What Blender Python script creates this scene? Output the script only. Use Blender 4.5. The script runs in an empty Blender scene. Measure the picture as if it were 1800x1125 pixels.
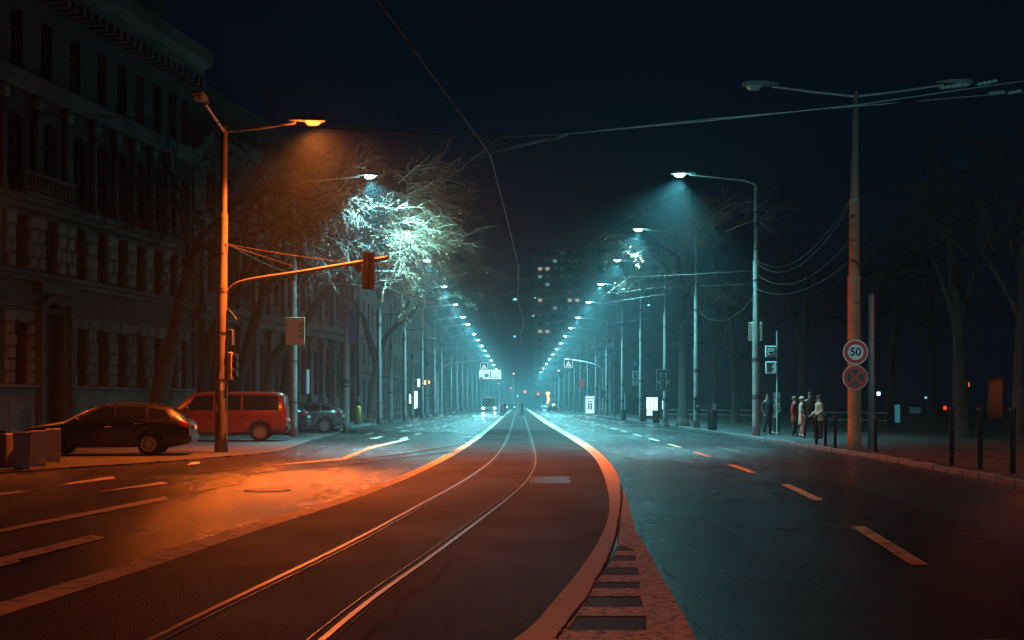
import bpy, math, random
from mathutils import Vector, Matrix
R = random.Random(7)
sc = bpy.context.scene
col = sc.collection
F, HC, VX, VY = 2000.0, 1.5, 912.0, 710.0

# ------------------------------------------------------------------ camera, world, exposure
cd = bpy.data.cameras.new('camera'); cam = bpy.data.objects.new('camera', cd); col.objects.link(cam)
cam.location = (0, 0, HC); cam.rotation_euler = (math.radians(90), 0, 0)
cd.lens = 40; cd.sensor_width = 36
cd.shift_x = (900 - VX) / 1800; cd.shift_y = (VY - 562.5) / 1800
cd.clip_start = 0.1; cd.clip_end = 5000
sc.camera = cam
w = bpy.data.worlds.new('World'); sc.world = w; w.use_nodes = True
nt = w.node_tree; bg = nt.nodes['Background']
sky = nt.nodes.new('ShaderNodeTexSky'); sky.sky_type = 'NISHITA'; sky.sun_disc = False
sky.sun_elevation = math.radians(-6); sky.sun_rotation = math.radians(160)
mixs = nt.nodes.new('ShaderNodeMixRGB'); mixs.blend_type = 'ADD'; mixs.inputs[0].default_value = 1.0
mixs.inputs[2].default_value = (0.003, 0.017, 0.066, 1)
nt.links.new(sky.outputs[0], mixs.inputs[1]); nt.links.new(mixs.outputs[0], bg.inputs[0])
bg.inputs[1].default_value = 0.09
sc.view_settings.view_transform = 'Standard'; sc.view_settings.look = 'None'
sc.view_settings.exposure = 0.0; sc.view_settings.gamma = 1.0
sc.view_settings.use_curve_mapping = False
cy = sc.cycles
cy.use_denoising = True; cy.max_bounces = 5; cy.diffuse_bounces = 2; cy.glossy_bounces = 2
cy.transmission_bounces = 3; cy.volume_bounces = 0; cy.transparent_max_bounces = 6
cy.sample_clamp_indirect = 3.0; cy.caustics_reflective = False; cy.caustics_refractive = False
cy.use_light_tree = True

TEAL = (0.21, 0.82, 0.92); SODIUM = (1.0, 0.155, 0.017)
TEAL_W = 23500.0; SODIUM_W = 26000.0
HAZE = 0.0012

# ------------------------------------------------------------------ helpers
def P(px, py, z=0.0):
    y = F * (HC - z) / (py - VY)
    return ((px - VX) * y / F, y)
def at(px, py, y):
    return Vector(((px - VX) * y / F, y, HC + (VY - py) * y / F))

class MB:
    def __init__(s): s.v = []; s.f = []
    def add(s, vs, fs):
        o = len(s.v); s.v.extend([tuple(p) for p in vs]); s.f.extend([tuple(i + o for i in f) for f in fs]); return s
    def bb(s, x0, x1, y0, y1, z0, z1):
        return s.add([(x0,y0,z0),(x1,y0,z0),(x1,y1,z0),(x0,y1,z0),(x0,y0,z1),(x1,y0,z1),(x1,y1,z1),(x0,y1,z1)],
                     [(0,3,2,1),(4,5,6,7),(0,1,5,4),(1,2,6,5),(2,3,7,6),(3,0,4,7)])
    def box(s, c, d, rz=0):
        ca, sa = math.cos(rz), math.sin(rz); vs = []
        for dz in (-.5, .5):
            for dx, dy in ((-.5,-.5),(.5,-.5),(.5,.5),(-.5,.5)):
                x, y = dx*d[0], dy*d[1]
                vs.append((c[0]+x*ca-y*sa, c[1]+x*sa+y*ca, c[2]+dz*d[2]))
        return s.add(vs, [(0,3,2,1),(4,5,6,7),(0,1,5,4),(1,2,6,5),(2,3,7,6),(3,0,4,7)])
    def rbox(s, x0, x1, y0, y1, z0, z1, b=.02):   # box with chamfered edges
        rings = []
        def ring(z, i):
            return [(x0+i,y0+b,z),(x0+b,y0+i,z),(x1-b,y0+i,z),(x1-i,y0+b,z),(x1-i,y1-b,z),(x1-b,y1-i,z),(x0+b,y1-i,z),(x0+i,y1-b,z)]
        return s.loft([ring(z0, b), ring(z0+b, 0), ring(z1-b, 0), ring(z1, b)])
    def loft(s, rings, caps=True, closed=True):
        n = len(rings[0]); o = len(s.v)
        for r in rings: s.v.extend([tuple(p) for p in r])
        m = n if closed else n - 1
        for i in range(len(rings) - 1):
            for j in range(m):
                k = (j + 1) % n
                s.f.append((o+i*n+j, o+i*n+k, o+(i+1)*n+k, o+(i+1)*n+j))
        if caps and closed:
            s.f.append(tuple(o + j for j in reversed(range(n))))
            s.f.append(tuple(o + (len(rings)-1)*n + j for j in range(n)))
        return s
    def tube(s, pts, rad, n=8, caps=True):
        pts = [Vector(p) for p in pts]
        if not isinstance(rad, (list, tuple)): rad = [rad] * len(pts)
        up = None; rings = []
        for i, p in enumerate(pts):
            if i == 0: t = pts[1] - p
            elif i == len(pts) - 1: t = p - pts[i-1]
            else: t = pts[i+1] - pts[i-1]
            if t.length < 1e-9: t = Vector((0,0,1))
            t.normalize()
            if up is None:
                up = Vector((1,0,0)) if abs(t.x) < .9 else Vector((0,1,0))
            up = up - t * up.dot(t)
            if up.length < 1e-6: up = t.orthogonal()
            up.normalize(); b = t.cross(up)
            rings.append([p + (up*math.cos(6.2832*j/n) + b*math.sin(6.2832*j/n))*rad[i] for j in range(n)])
        return s.loft(rings, caps)
    def prism(s, poly, axis, d0, d1):
        f = {'x': lambda a,b,d:(d,a,b), 'y': lambda a,b,d:(a,d,b), 'z': lambda a,b,d:(a,b,d)}[axis]
        return s.loft([[f(a,b,d0) for a,b in poly], [f(a,b,d1) for a,b in poly]])
    def disc(s, c, r, axis, d0, d1, n=28):
        return s.prism([(c[0]+r*math.cos(6.2832*i/n), c[1]+r*math.sin(6.2832*i/n)) for i in range(n)], axis, d0, d1)
    def annulus(s, c, r0, r1, axis, d0, d1, n=28, a0=0.0, a1=6.28318):
        f = {'x': lambda a,b,d:(d,a,b), 'y': lambda a,b,d:(a,d,b), 'z': lambda a,b,d:(a,b,d)}[axis]
        rings = []
        for i in range(n+1):
            t = a0+(a1-a0)*i/n; ca, sa = math.cos(t), math.sin(t)
            rings.append([f(c[0]+r0*ca,c[1]+r0*sa,d0), f(c[0]+r1*ca,c[1]+r1*sa,d0), f(c[0]+r1*ca,c[1]+r1*sa,d1), f(c[0]+r0*ca,c[1]+r0*sa,d1)])
        return s.loft(rings, caps=abs(a1-a0) < 6.28)
    def ell(s, c, r, nu=12, nv=8, z0=-1.0):
        rings = []
        a0 = math.asin(max(-1, z0)) if z0 > -1 else -math.pi/2 + .05
        for i in range(nv+1):
            t = a0 + (math.pi/2 - .05 - a0)*i/nv
            rings.append([(c[0]+r[0]*math.cos(t)*math.cos(6.2832*j/nu), c[1]+r[1]*math.cos(t)*math.sin(6.2832*j/nu), c[2]+r[2]*math.sin(t)) for j in range(nu)])
        return s.loft(rings)
    def quad(s, a, b, c, d): return s.add([a,b,c,d], [(0,1,2,3)])
    def build(s, name, m, parent=None, smooth=False):
        me = bpy.data.meshes.new(name); me.from_pydata(s.v, [], s.f); me.update()
        if smooth:
            me.polygons.foreach_set('use_smooth', [len(p.vertices) <= 4 for p in me.polygons])
        return mesh_obj(name, me, m, parent)

def mesh_obj(name, me, m, parent=None):
    if m is not None and not me.materials: me.materials.append(m)
    o = bpy.data.objects.new(name, me); col.objects.link(o)
    if parent is not None: o.parent = parent
    return o
def tag(o, label=None, cat=None, group=None, kind=None):
    if label: o['label'] = label
    if cat: o['category'] = cat
    if group: o['group'] = group
    if kind: o['kind'] = kind
    return o
def thing(name, label, cat, loc=(0,0,0), rz=0.0, group=None):
    o = bpy.data.objects.new(name, None); col.objects.link(o)
    o.location = loc; o.rotation_euler = (0, 0, rz); o.empty_display_size = .1
    return tag(o, label, cat, group)
def kids(o): return [c for c in list(bpy.data.objects) if c.parent == o]
def copy_tree(o, parent=None):
    c = o.copy(); col.objects.link(c); c.parent = parent
    for ch in list(o.children): copy_tree(ch, c)
    return c
def dup(o, loc, label, rz=None, scale=None, group=None):
    c = copy_tree(o); c.location = loc
    if rz is not None: c.rotation_euler = (0, 0, rz)
    if scale is not None: c.scale = (scale, scale, scale)
    c['label'] = label
    if group: c['group'] = group
    return c
def text(string, size, name, m, parent, loc, rot, align='CENTER', ext=0.002, offset=0.0):
    cu = bpy.data.curves.new(name, 'FONT'); cu.body = string; cu.size = size; cu.extrude = ext; cu.offset = offset
    cu.align_x = align; cu.align_y = 'CENTER'
    t = bpy.data.objects.new(name, cu); me = bpy.data.meshes.new_from_object(t); bpy.data.objects.remove(t)
    o = mesh_obj(name, me, m, parent); o.location = loc; o.rotation_euler = rot
    return o
def lerp_list(L, x):
    if x <= L[0][0]: return L[0][1]
    for (a, b), (c, d) in zip(L, L[1:]):
        if x <= c: return b + (d-b)*(x-a)/(c-a)
    return L[-1][1]
def smooth_path(pts, step=8):
    out = []; n = len(pts)
    for i in range(n-1):
        p0, p1, p2, p3 = pts[max(i-1,0)], pts[i], pts[i+1], pts[min(i+2,n-1)]
        for k in range(step):
            t = k/step
            out.append(tuple(.5*((2*b)+(-a+c)*t+(2*a-5*b+4*c-d)*t*t+(-a+3*b-3*c+d)*t**3) for a,b,c,d in zip(p0,p1,p2,p3)))
    out.append(tuple(pts[-1])); return out
def relax(pts, it=40):
    p = [list(q) for q in pts]
    for _ in range(it):
        p = [p[0]] + [[(a[k]+2*b[k]+c[k])/4 for k in range(len(b))] for a, b, c in zip(p, p[1:], p[2:])] + [p[-1]]
    return [tuple(q) for q in p]
ORD = ['first','second','third','fourth','fifth','sixth','seventh','eighth','ninth','tenth','eleventh','twelfth','thirteenth','fourteenth','fifteenth','sixteenth']

# ------------------------------------------------------------------ materials
def mat(name, c, rough=.6, metal=0.0, var=0.0, scale=3.0, bump=0.0, stretch=(1,1,1), spec=.5, coat=0.0, bscale=None, c2=None, rvar=0.0):
    m = bpy.data.materials.new(name); m.use_nodes = True
    nt = m.node_tree; b = nt.nodes['Principled BSDF']
    b.inputs['Base Color'].default_value = (*c, 1); b.inputs['Roughness'].default_value = rough
    b.inputs['Metallic'].default_value = metal; b.inputs['Specular IOR Level'].default_value = spec
    if coat: b.inputs['Coat Weight'].default_value = coat; b.inputs['Coat Roughness'].default_value = .08
    if var or bump or c2 or rvar:
        tc = nt.nodes.new('ShaderNodeTexCoord'); mp = nt.nodes.new('ShaderNodeMapping')
        mp.inputs['Scale'].default_value = stretch
        nt.links.new(tc.outputs['Object'], mp.inputs[0])
        nz = nt.nodes.new('ShaderNodeTexNoise'); nz.inputs['Scale'].default_value = scale
        nz.inputs['Detail'].default_value = 6; nz.inputs['Roughness'].default_value = .65
        nt.links.new(mp.outputs[0], nz.inputs['Vector'])
        if var or c2:
            cr = nt.nodes.new('ShaderNodeValToRGB'); cr.color_ramp.elements[0].position = .36; cr.color_ramp.elements[1].position = .66
            a = tuple(max(0, x*(1-var)) for x in c); d = c2 if c2 else tuple(min(1, x*(1+var)) for x in c)
            cr.color_ramp.elements[0].color = (*a, 1); cr.color_ramp.elements[1].color = (*d, 1)
            nt.links.new(nz.outputs[0], cr.inputs[0]); nt.links.new(cr.outputs[0], b.inputs['Base Color'])
        if rvar:
            mr = nt.nodes.new('ShaderNodeMapRange'); mr.inputs[1].default_value = .35; mr.inputs[2].default_value = .65
            mr.inputs[3].default_value = rough - rvar; mr.inputs[4].default_value = min(1, rough + rvar)
            nt.links.new(nz.outputs[0], mr.inputs[0]); nt.links.new(mr.outputs[0], b.inputs['Roughness'])
        if bump:
            n2 = nt.nodes.new('ShaderNodeTexNoise'); n2.inputs['Scale'].default_value = bscale or scale*6; n2.inputs['Detail'].default_value = 4
            nt.links.new(tc.outputs['Object'], n2.inputs['Vector'])
            bp = nt.nodes.new('ShaderNodeBump'); bp.inputs['Strength'].default_value = bump; bp.inputs['Distance'].default_value = .02
            nt.links.new(n2.outputs[0], bp.inputs['Height']); nt.links.new(bp.outputs[0], b.inputs['Normal'])
    return m
def emit(name, c, s):
    m = bpy.data.materials.new(name); m.use_nodes = True; nt = m.node_tree; nt.nodes.clear()
    e = nt.nodes.new('ShaderNodeEmission'); e.inputs[0].default_value = (*c, 1); e.inputs[1].default_value = s
    o = nt.nodes.new('ShaderNodeOutputMaterial'); nt.links.new(e.outputs[0], o.inputs[0])
    m.cycles.emission_sampling = 'NONE'
    return m

def asphalt(name, base, rough, streak=(.9,.045,1), warm=(1,1,1), spec=.75):
    m = bpy.data.materials.new(name); m.use_nodes = True; nt = m.node_tree; b = nt.nodes['Principled BSDF']
    N = nt.nodes.new; L = nt.links.new
    tc = N('ShaderNodeTexCoord')
    mp = N('ShaderNodeMapping'); mp.inputs['Scale'].default_value = streak; L(tc.outputs['Object'], mp.inputs[0])
    n1 = N('ShaderNodeTexNoise'); n1.inputs['Scale'].default_value = 1.0; n1.inputs['Detail'].default_value = 5; L(mp.outputs[0], n1.inputs['Vector'])
    n2 = N('ShaderNodeTexNoise'); n2.inputs['Scale'].default_value = .35; n2.inputs['Detail'].default_value = 7; n2.inputs['Roughness'].default_value = .62; L(tc.outputs['Object'], n2.inputs['Vector'])
    n3 = N('ShaderNodeTexNoise'); n3.inputs['Scale'].default_value = 26; n3.inputs['Detail'].default_value = 5; n3.inputs['Roughness'].default_value = .75; L(tc.outputs['Object'], n3.inputs['Vector'])
    v3 = N('ShaderNodeTexVoronoi'); v3.inputs['Scale'].default_value = 60; L(tc.outputs['Object'], v3.inputs['Vector'])
    mx = N('ShaderNodeMath'); mx.operation = 'ADD'; L(n1.outputs[0], mx.inputs[0]); L(n2.outputs[0], mx.inputs[1])
    cr = N('ShaderNodeValToRGB'); cr.color_ramp.elements[0].position = .78; cr.color_ramp.elements[1].position = 1.22
    cr = N('ShaderNodeMapRange'); cr.inputs[1].default_value = .78; cr.inputs[2].default_value = 1.22; cr.inputs[3].default_value = .72; cr.inputs[4].default_value = 1.35
    L(mx.outputs[0], cr.inputs[0])
    g = N('ShaderNodeMapRange'); g.inputs[1].default_value = .3; g.inputs[2].default_value = .7; g.inputs[3].default_value = .35; g.inputs[4].default_value = 1.75
    L(n3.outputs[0], g.inputs[0])
    mu = N('ShaderNodeMath'); mu.operation = 'MULTIPLY'; L(cr.outputs[0], mu.inputs[0]); L(g.outputs[0], mu.inputs[1])
    sc_ = N('ShaderNodeVectorMath'); sc_.operation = 'SCALE'; sc_.inputs[0].default_value = tuple(base*x for x in warm)
    L(mu.outputs[0], sc_.inputs['Scale']); L(sc_.outputs[0], b.inputs['Base Color'])
    rr = N('ShaderNodeMapRange'); rr.inputs[1].default_value = .8; rr.inputs[2].default_value = 1.2; rr.inputs[3].default_value = rough+.07; rr.inputs[4].default_value = rough-.06
    L(mx.outputs[0], rr.inputs[0]); L(rr.outputs[0], b.inputs['Roughness'])
    b.inputs['Specular IOR Level'].default_value = spec
    bp = N('ShaderNodeBump'); bp.inputs['Strength'].default_value = .38; bp.inputs['Distance'].default_value = .022
    ad = N('ShaderNodeMath'); ad.operation = 'ADD'; L(n3.outputs[0], ad.inputs[0]); L(v3.outputs['Distance'], ad.inputs[1])
    L(ad.outputs[0], bp.inputs['Height']); L(bp.outputs[0], b.inputs['Normal'])
    return m
def paint(name, c, under, wear=.5, scale=5.0):
    m = bpy.data.materials.new(name); m.use_nodes = True; nt = m.node_tree; b = nt.nodes['Principled BSDF']; b.inputs['Roughness'].default_value = .6
    N = nt.nodes.new; L = nt.links.new
    tc = N('ShaderNodeTexCoord'); n1 = N('ShaderNodeTexNoise'); n1.inputs['Scale'].default_value = scale; n1.inputs['Detail'].default_value = 9; n1.inputs['Roughness'].default_value = .75
    L(tc.outputs['Object'], n1.inputs['Vector'])
    cr = N('ShaderNodeValToRGB'); cr.color_ramp.elements[0].position = wear-.07; cr.color_ramp.elements[1].position = wear+.08
    cr.color_ramp.elements[0].color = (*under, 1); cr.color_ramp.elements[1].color = (*c, 1)
    L(n1.outputs[0], cr.inputs[0]); L(cr.outputs[0], b.inputs['Base Color'])
    bp = N('ShaderNodeBump'); bp.inputs['Strength'].default_value = .25; bp.inputs['Distance'].default_value = .003
    L(n1.outputs[0], bp.inputs['Height']); L(bp.outputs[0], b.inputs['Normal'])
    return m
def cobbles(name, c, rough=.6):
    m = bpy.data.materials.new(name); m.use_nodes = True; nt = m.node_tree; b = nt.nodes['Principled BSDF']; b.inputs['Roughness'].default_value = rough
    N = nt.nodes.new; L = nt.links.new
    tc = N('ShaderNodeTexCoord'); v = N('ShaderNodeTexVoronoi'); v.inputs['Scale'].default_value = 8; L(tc.outputs['Object'], v.inputs['Vector'])
    n = N('ShaderNodeTexNoise'); n.inputs['Scale'].default_value = .7; n.inputs['Detail'].default_value = 6; L(tc.outputs['Object'], n.inputs['Vector'])
    g = N('ShaderNodeMapRange'); g.inputs[1].default_value = .3; g.inputs[2].default_value = .7; g.inputs[3].default_value = .45; g.inputs[4].default_value = 1.6; L(n.outputs[0], g.inputs[0])
    sv = N('ShaderNodeVectorMath'); sv.operation = 'SCALE'; sv.inputs[0].default_value = c; L(g.outputs[0], sv.inputs['Scale']); L(sv.outputs[0], b.inputs['Base Color'])
    bp = N('ShaderNodeBump'); bp.inputs['Strength'].default_value = .9; bp.inputs['Distance'].default_value = .03; bp.invert = True
    L(v.outputs['Distance'], bp.inputs['Height']); L(bp.outputs[0], b.inputs['Normal'])
    return m

M = {}
M['asphalt'] = asphalt('asphalt', .036, .235)
M['trambed'] = asphalt('tram_bed_concrete', .015, .66, (.5,.3,1), (1.35,.9,.75), .3)
M['newasphalt'] = asphalt('dark_asphalt', .017, .26, (.4,.2,1))
M['white'] = paint('white_road_paint', (.74,.62,.42), (.09,.085,.08), .42, 4)
M['worn'] = paint('worn_road_paint', (.86,.82,.74), (.07,.05,.045), .45, 14)
M['band'] = paint('edge_band_paint', (.80,.62,.34), (.34,.27,.17), .36, 5)
M['crack'] = mat('crack', (.008,.008,.008), .9)
M['rail'] = mat('rail_steel', (.42,.39,.36), .42, 1.0, .25, 9, rvar=.08)
M['groove'] = mat('rail_groove', (.012,.011,.011), .7)
M['apron'] = cobbles('cobbled_apron', (.05,.048,.046))
M['pave'] = mat('pavement', (.045,.045,.045), .65, 0, .4, .9, .5, bscale=30)
M['park'] = mat('park_ground', (.035,.042,.025), .9, 0, .5, .6, .8, bscale=14)
M['ground'] = mat('ground', (.04,.04,.038), .9, 0, .3, .3)
M['kerb'] = mat('kerb_stone', (.11,.11,.11), .6, 0, .35, 3, .5, bscale=25)
M['conc'] = mat('concrete_pole', (.22,.20,.185), .62, 0, .28, 2.2, .25, stretch=(1,1,.5), bscale=22)
M['concbrown'] = mat('stained_concrete_pole', (.25,.15,.09), .62, 0, .3, 2.2, .25, stretch=(1,1,.5), bscale=22)  # brown tone puts the orange lamplight into the concrete colour
M['steelpole'] = mat('galvanised_pole', (.40,.41,.41), .5, .2, .3, 3, .1)
M['armgrey'] = mat('arm_grey', (.13,.12,.11), .6, 0, .2, 5)
M['stickers'] = mat('pole_band', (.05,.05,.05), .6, 0, .5, 9)
M['darkmetal'] = mat('dark_metal', (.03,.032,.035), .5, .4, .3, 6)
M['black'] = mat('black_paint', (.012,.012,.013), .45)
M['grey'] = mat('grey_housing', (.20,.21,.21), .5, .2, .2, 6)
M['wire'] = mat('wire', (.13,.10,.085), .45, .6, .2, 4)
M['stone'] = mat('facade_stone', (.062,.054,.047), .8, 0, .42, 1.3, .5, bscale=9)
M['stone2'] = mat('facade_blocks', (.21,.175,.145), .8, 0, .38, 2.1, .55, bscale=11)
M['plinth'] = mat('plinth_limestone', (.19,.17,.15), .75, 0, .35, 1.0, .4, bscale=12)
M['stone3'] = mat('facade_pale_stone', (.105,.096,.088), .8, 0, .35, 1.1, .4, bscale=8)
M['render'] = mat('facade_render', (.11,.10,.095), .85, 0, .3, .8, .3)
M['glass'] = mat('window_glass', (.010,.013,.017), .12, 0, .3, 1.2, .05, spec=.6)
M['frame'] = mat('window_frame', (.10,.085,.07), .6, 0, .2, 6)
M['roof'] = mat('roof_sheet', (.06,.05,.05), .7, 0, .3, 2)
M['bark'] = mat('bark', (.05,.042,.034), .85, 0, .5, 3.5, .9, bscale=16)
M['twig'] = mat('twig', (.62,.38,.27), .7, 0, .3, 3)  # pale copy for crowns near lamps, lamplight put into the colour
M['twigmid'] = mat('twig_mid', (.20,.14,.10), .7, 0, .3, 3)  # middle copy, weaker lamplight put into the colour
M['twigdark'] = mat('twig_dark', (.04,.03,.025), .8, 0, .3, 3)  # dark copy for crowns away from lamps, shade put into the colour
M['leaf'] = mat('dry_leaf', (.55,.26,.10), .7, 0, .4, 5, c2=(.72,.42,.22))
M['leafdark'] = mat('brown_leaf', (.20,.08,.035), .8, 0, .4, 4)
M['teal'] = emit('lamp_lens_cool', (.62,1.0,1.0), 26.0)
M['sodium'] = emit('lamp_lens_sodium', (1.0,.22,.035), 4.5)
M['deadlens'] = mat('unlit_lens', (.42,.42,.42), .2, 0, .1, 5, spec=.6)
M['screen'] = emit('lit_screen', (.60,.95,1.0), 1.25)
M['screendim'] = emit('screen_print', (.10,.30,.34), .5)
M['kiosk'] = emit('kiosk_light', (.55,1.0,1.0), 2.4)
M['winwarm'] = emit('lit_window_warm', (1.0,.82,.62), .55)
M['winteal'] = emit('lit_window_cool', (.35,.85,1.0), .38)
M['tail'] = emit('tail_light_lit', (1.0,.16,.07), 3.0)
M['headl'] = emit('head_light_lit', (1.0,.97,.92), 22.0)
M['headblue'] = emit('head_light_blue', (.45,.85,1.0), 16.0)
M['redsig'] = emit('signal_red', (1.0,.10,.04), 5.0)
M['grnsig'] = emit('signal_green', (.15,1.0,.65), 3.0)
M['ambsig'] = emit('signal_amber', (1.0,.45,.12), 4.0)
M['signwhite'] = mat('sign_white', (.88,.88,.87), .5, 0, .08, 8)
M['signblue'] = mat('sign_blue', (.02,.09,.30), .5, 0, .08, 8)
M['signlitblue'] = emit('sign_blue_lit', (.03,.22,.42), .5)
M['signlitwhite'] = emit('sign_white_lit', (.72,1.0,1.0), .95)
M['signred'] = mat('sign_red', (.62,.035,.03), .5, 0, .08, 8)
M['signgreen'] = mat('sign_dark_green', (.008,.07,.075), .5, 0, .08, 8)
M['signblack'] = mat('sign_black', (.01,.01,.01), .5)
M['signorange'] = mat('sign_plate', (.78,.56,.34), .55, 0, .12, 5)
M['signalback'] = mat('signal_back', (.75,.55,.25), .5, 0, .1, 5)
M['yellow'] = mat('yellow_paint', (.55,.36,.06), .55, 0, .3, 6)
M['planter'] = mat('planter_white', (.78,.78,.77), .7, 0, .22, 3, .15)
M['soil'] = mat('soil', (.03,.025,.02), .95, 0, .4, 8, .5)
M['estate'] = mat('estate_paint', (.010,.011,.013), .36, .0, .0, 3, coat=.12)
M['van'] = mat('van_paint', (.17,.025,.015), .33, .0, .08, 3, coat=.5)
M['suv'] = mat('suv_paint', (.02,.03,.038), .25, .3, .0, 3, coat=.7)
M['hatch'] = mat('hatch_paint', (.10,.105,.10), .28, .5, .0, 3, coat=.7)
M['silver'] = mat('silver_paint', (.32,.34,.34), .3, .6, .0, 3, coat=.6)
M['carglass'] = mat('car_glass', (.008,.010,.012), .10, 0, .0, 3, spec=.4)
M['tyre'] = mat('tyre', (.014,.014,.014), .8, 0, .2, 20, .2)
M['alloy'] = mat('alloy', (.46,.45,.43), .32, .9, .1, 10)
M['chrome'] = mat('chrome', (.7,.7,.7), .15, 1.0)
M['plastic'] = mat('dark_plastic', (.02,.02,.021), .55, 0, .1, 10)
M['taildark'] = mat('tail_lens', (.30,.012,.010), .15, 0, .1, 9, spec=.7)
M['headdark'] = mat('head_lens', (.30,.30,.30), .08, .4, .1, 9, spec=.8)
M['plate'] = mat('number_plate', (.6,.6,.58), .4)
M['skin'] = mat('skin', (.42,.25,.18), .55, 0, .1, 8)
M['coatdark'] = mat('coat_dark', (.014,.015,.018), .85, 0, .3, 8, .3)
M['coatbeige'] = mat('coat_beige', (.46,.34,.24), .85, 0, .25, 14, .6)
M['coatpuffer'] = mat('coat_puffer', (.42,.31,.23), .7, 0, .15, 9, .2)
M['coatred'] = mat('coat_red', (.30,.02,.012), .8, 0, .25, 8, .2)
M['coatgreen'] = mat('coat_olive', (.05,.05,.045), .85, 0, .3, 8, .3)
M['trousers'] = mat('trousers', (.012,.013,.017), .85, 0, .3, 8)
M['tights'] = mat('pale_tights', (.5,.42,.36), .7, 0, .1, 8)
M['shoe'] = mat('shoe_dark', (.012,.011,.01), .5)
M['shoelight'] = mat('shoe_light', (.5,.48,.44), .6)
M['hair'] = mat('hair_dark', (.018,.012,.008), .6, 0, .3, 20)
M['hairfair'] = mat('hair_fair', (.22,.13,.06), .6, 0, .3, 20)
M['hatbeige'] = mat('hat_beige', (.55,.46,.36), .9, 0, .2, 25, .8)
M['grass'] = mat('grass_blade', (.045,.06,.025), .9, 0, .4, 3)
M['towerwall'] = mat('tower_concrete', (.22,.22,.22), .85, 0, .2, .2)
M['towerwin'] = mat('tower_window', (.02,.024,.028), .8)
M['towerdim'] = emit('tower_window_faint', (.12,.55,.62), .035)  # unlit panes given a faint glow so the tower shows
M['towerband'] = mat('tower_balcony', (.42,.42,.42), .8, 0, .2, .3)

# ------------------------------------------------------------------ lamps used by builders
def spot(parent, loc, colr, watts, angle=150, blend=.7, size=.18, rot=(0,0,0), name='lamp_light'):
    l = bpy.data.lights.new(name, 'SPOT'); l.color = colr; l.energy = watts; l.spot_size = math.radians(angle); l.spot_blend = blend
    l.shadow_soft_size = size
    o = bpy.data.objects.new(name, l); col.objects.link(o); o.parent = parent; o.location = loc; o.rotation_euler = rot
    return o

exec_parts = []
# ================================================================== GROUND
def sheet(name, mb, m, kind='structure'):
    return tag(mb.build(name, m), kind=kind)
mb = MB(); mb.quad((-1500,-400,-.04),(1500,-400,-.04),(1500,2500,-.04),(-1500,2500,-.04)); sheet('ground', mb, M['ground'])

KR = [(-40,5.6),(2,6.3),(8,7.3),(14,8.3),(20.7,9.15),(30,9.72),(36,9.88),(42,9.95),(700,9.95)]
KL = [(57.7,-9.3),(66,-10.1),(75,-10.3),(700,-10.3)]
def strip(name, ys, fl, fr, z, m, kind='structure'):
    mb = MB(); o = 0
    for y in ys: mb.v += [(fl(y), y, z), (fr(y), y, z)]
    for i in range(len(ys)-1): mb.f.append((2*i, 2*i+1, 2*i+3, 2*i+2))
    return tag(mb.build(name, m), kind=kind)
ysR = [-40,-20,-8,0,4,8,11,14,17,20.7,25,30,36,42,60,90,150,300,700]
road_left = [(-40,-90),(24,-90),(24.6,-90),(57.7,-30),(58,-9.3),(66,-10.1),(75,-10.3),(700,-10.3)]
strip('road', sorted(set(ysR+[24,57.7,58,66,75])), lambda y: lerp_list(road_left,y), lambda y: lerp_list(KR,y)+.02, 0, M['asphalt'])
# right pavement and park
strip('pavement', ysR, lambda y: lerp_list(KR,y)+.15, lambda y: 14.2, .12, M['pave'])
strip('park_ground', [-40,0,40,90,150], lambda y: 14.2, lambda y: 160, .124, M['park'])
strip('far_pavement', [150,300,700], lambda y: 14.2, lambda y: 30, .122, M['pave'])
# left parking apron (cobbled) and pavement
AP = [(24.6,-11.2),(29.4,-9.0),(33,-8.0),(35.3,-7.6),(40,-7.9),(44.8,-8.35),(52,-8.9),(57.7,-9.3),(62,-9.8)]
strip('parking_apron', [24.6,27,29.4,31,33,34,35.3,37,40,44.8,52,57.7,62], lambda y: -48, lambda y: lerp_list(AP,y), .03, M['apron'])
strip('side_pavement', [62,66,75,100,200,700], lambda y: -40, lambda y: lerp_list(KL,y)-.13, .12, M['pave'])

# kerbs: separate stones near the camera, one joined run beyond
def kerb(name, fx, y0, y1, ynear, w, h, side):
    root = thing(name, None, None); del_keys(root); root['kind'] = 'structure'
    meshes = []
    for k in range(4):
        mb = MB(); j = .006*k
        mb.rbox(0, w, 0.012, .985, -.05, h - j, .02); me = bpy.data.meshes.new('kerb_stone'); me.from_pydata(mb.v, [], mb.f); me.materials.append(M['kerb']); meshes.append(me)
    y = y0
    while y < ynear:
        o = mesh_obj('kerb_stone', R.choice(meshes), None, root)
        x = fx(y); x2 = fx(y+1); o.location = (x - (w if side < 0 else 0) + R.uniform(-.012,.012), y, R.uniform(-.008,.008)); o.rotation_euler = (0,0,-math.atan2(x2-x,1)+R.uniform(-.008,.008))
        y += 1
    mb = MB(); ys = [ynear, ynear+8, 60, 75, 100, 160, 300, 700]; ys = [v for v in ys if v >= ynear]
    rings = []
    for v in ys:
        x = fx(v) - (w if side < 0 else 0)
        rings.append([(x,v,-.05),(x+w,v,-.05),(x+w,v,h),(x+.02,v,h),(x,v,h-.02)])
    mb.loft(rings); mb.build('kerb_run', M['kerb'], root)
def del_keys(o):
    for k in ('label','category','group'):
        if k in o: del o[k]
kerb('kerb', lambda y: lerp_list(KR,y), 9, 700, 70, .16, .128, 1)
kerb('kerb', lambda y: lerp_list(KL,y), 62, 700, 92, .14, .128, -1)
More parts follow.
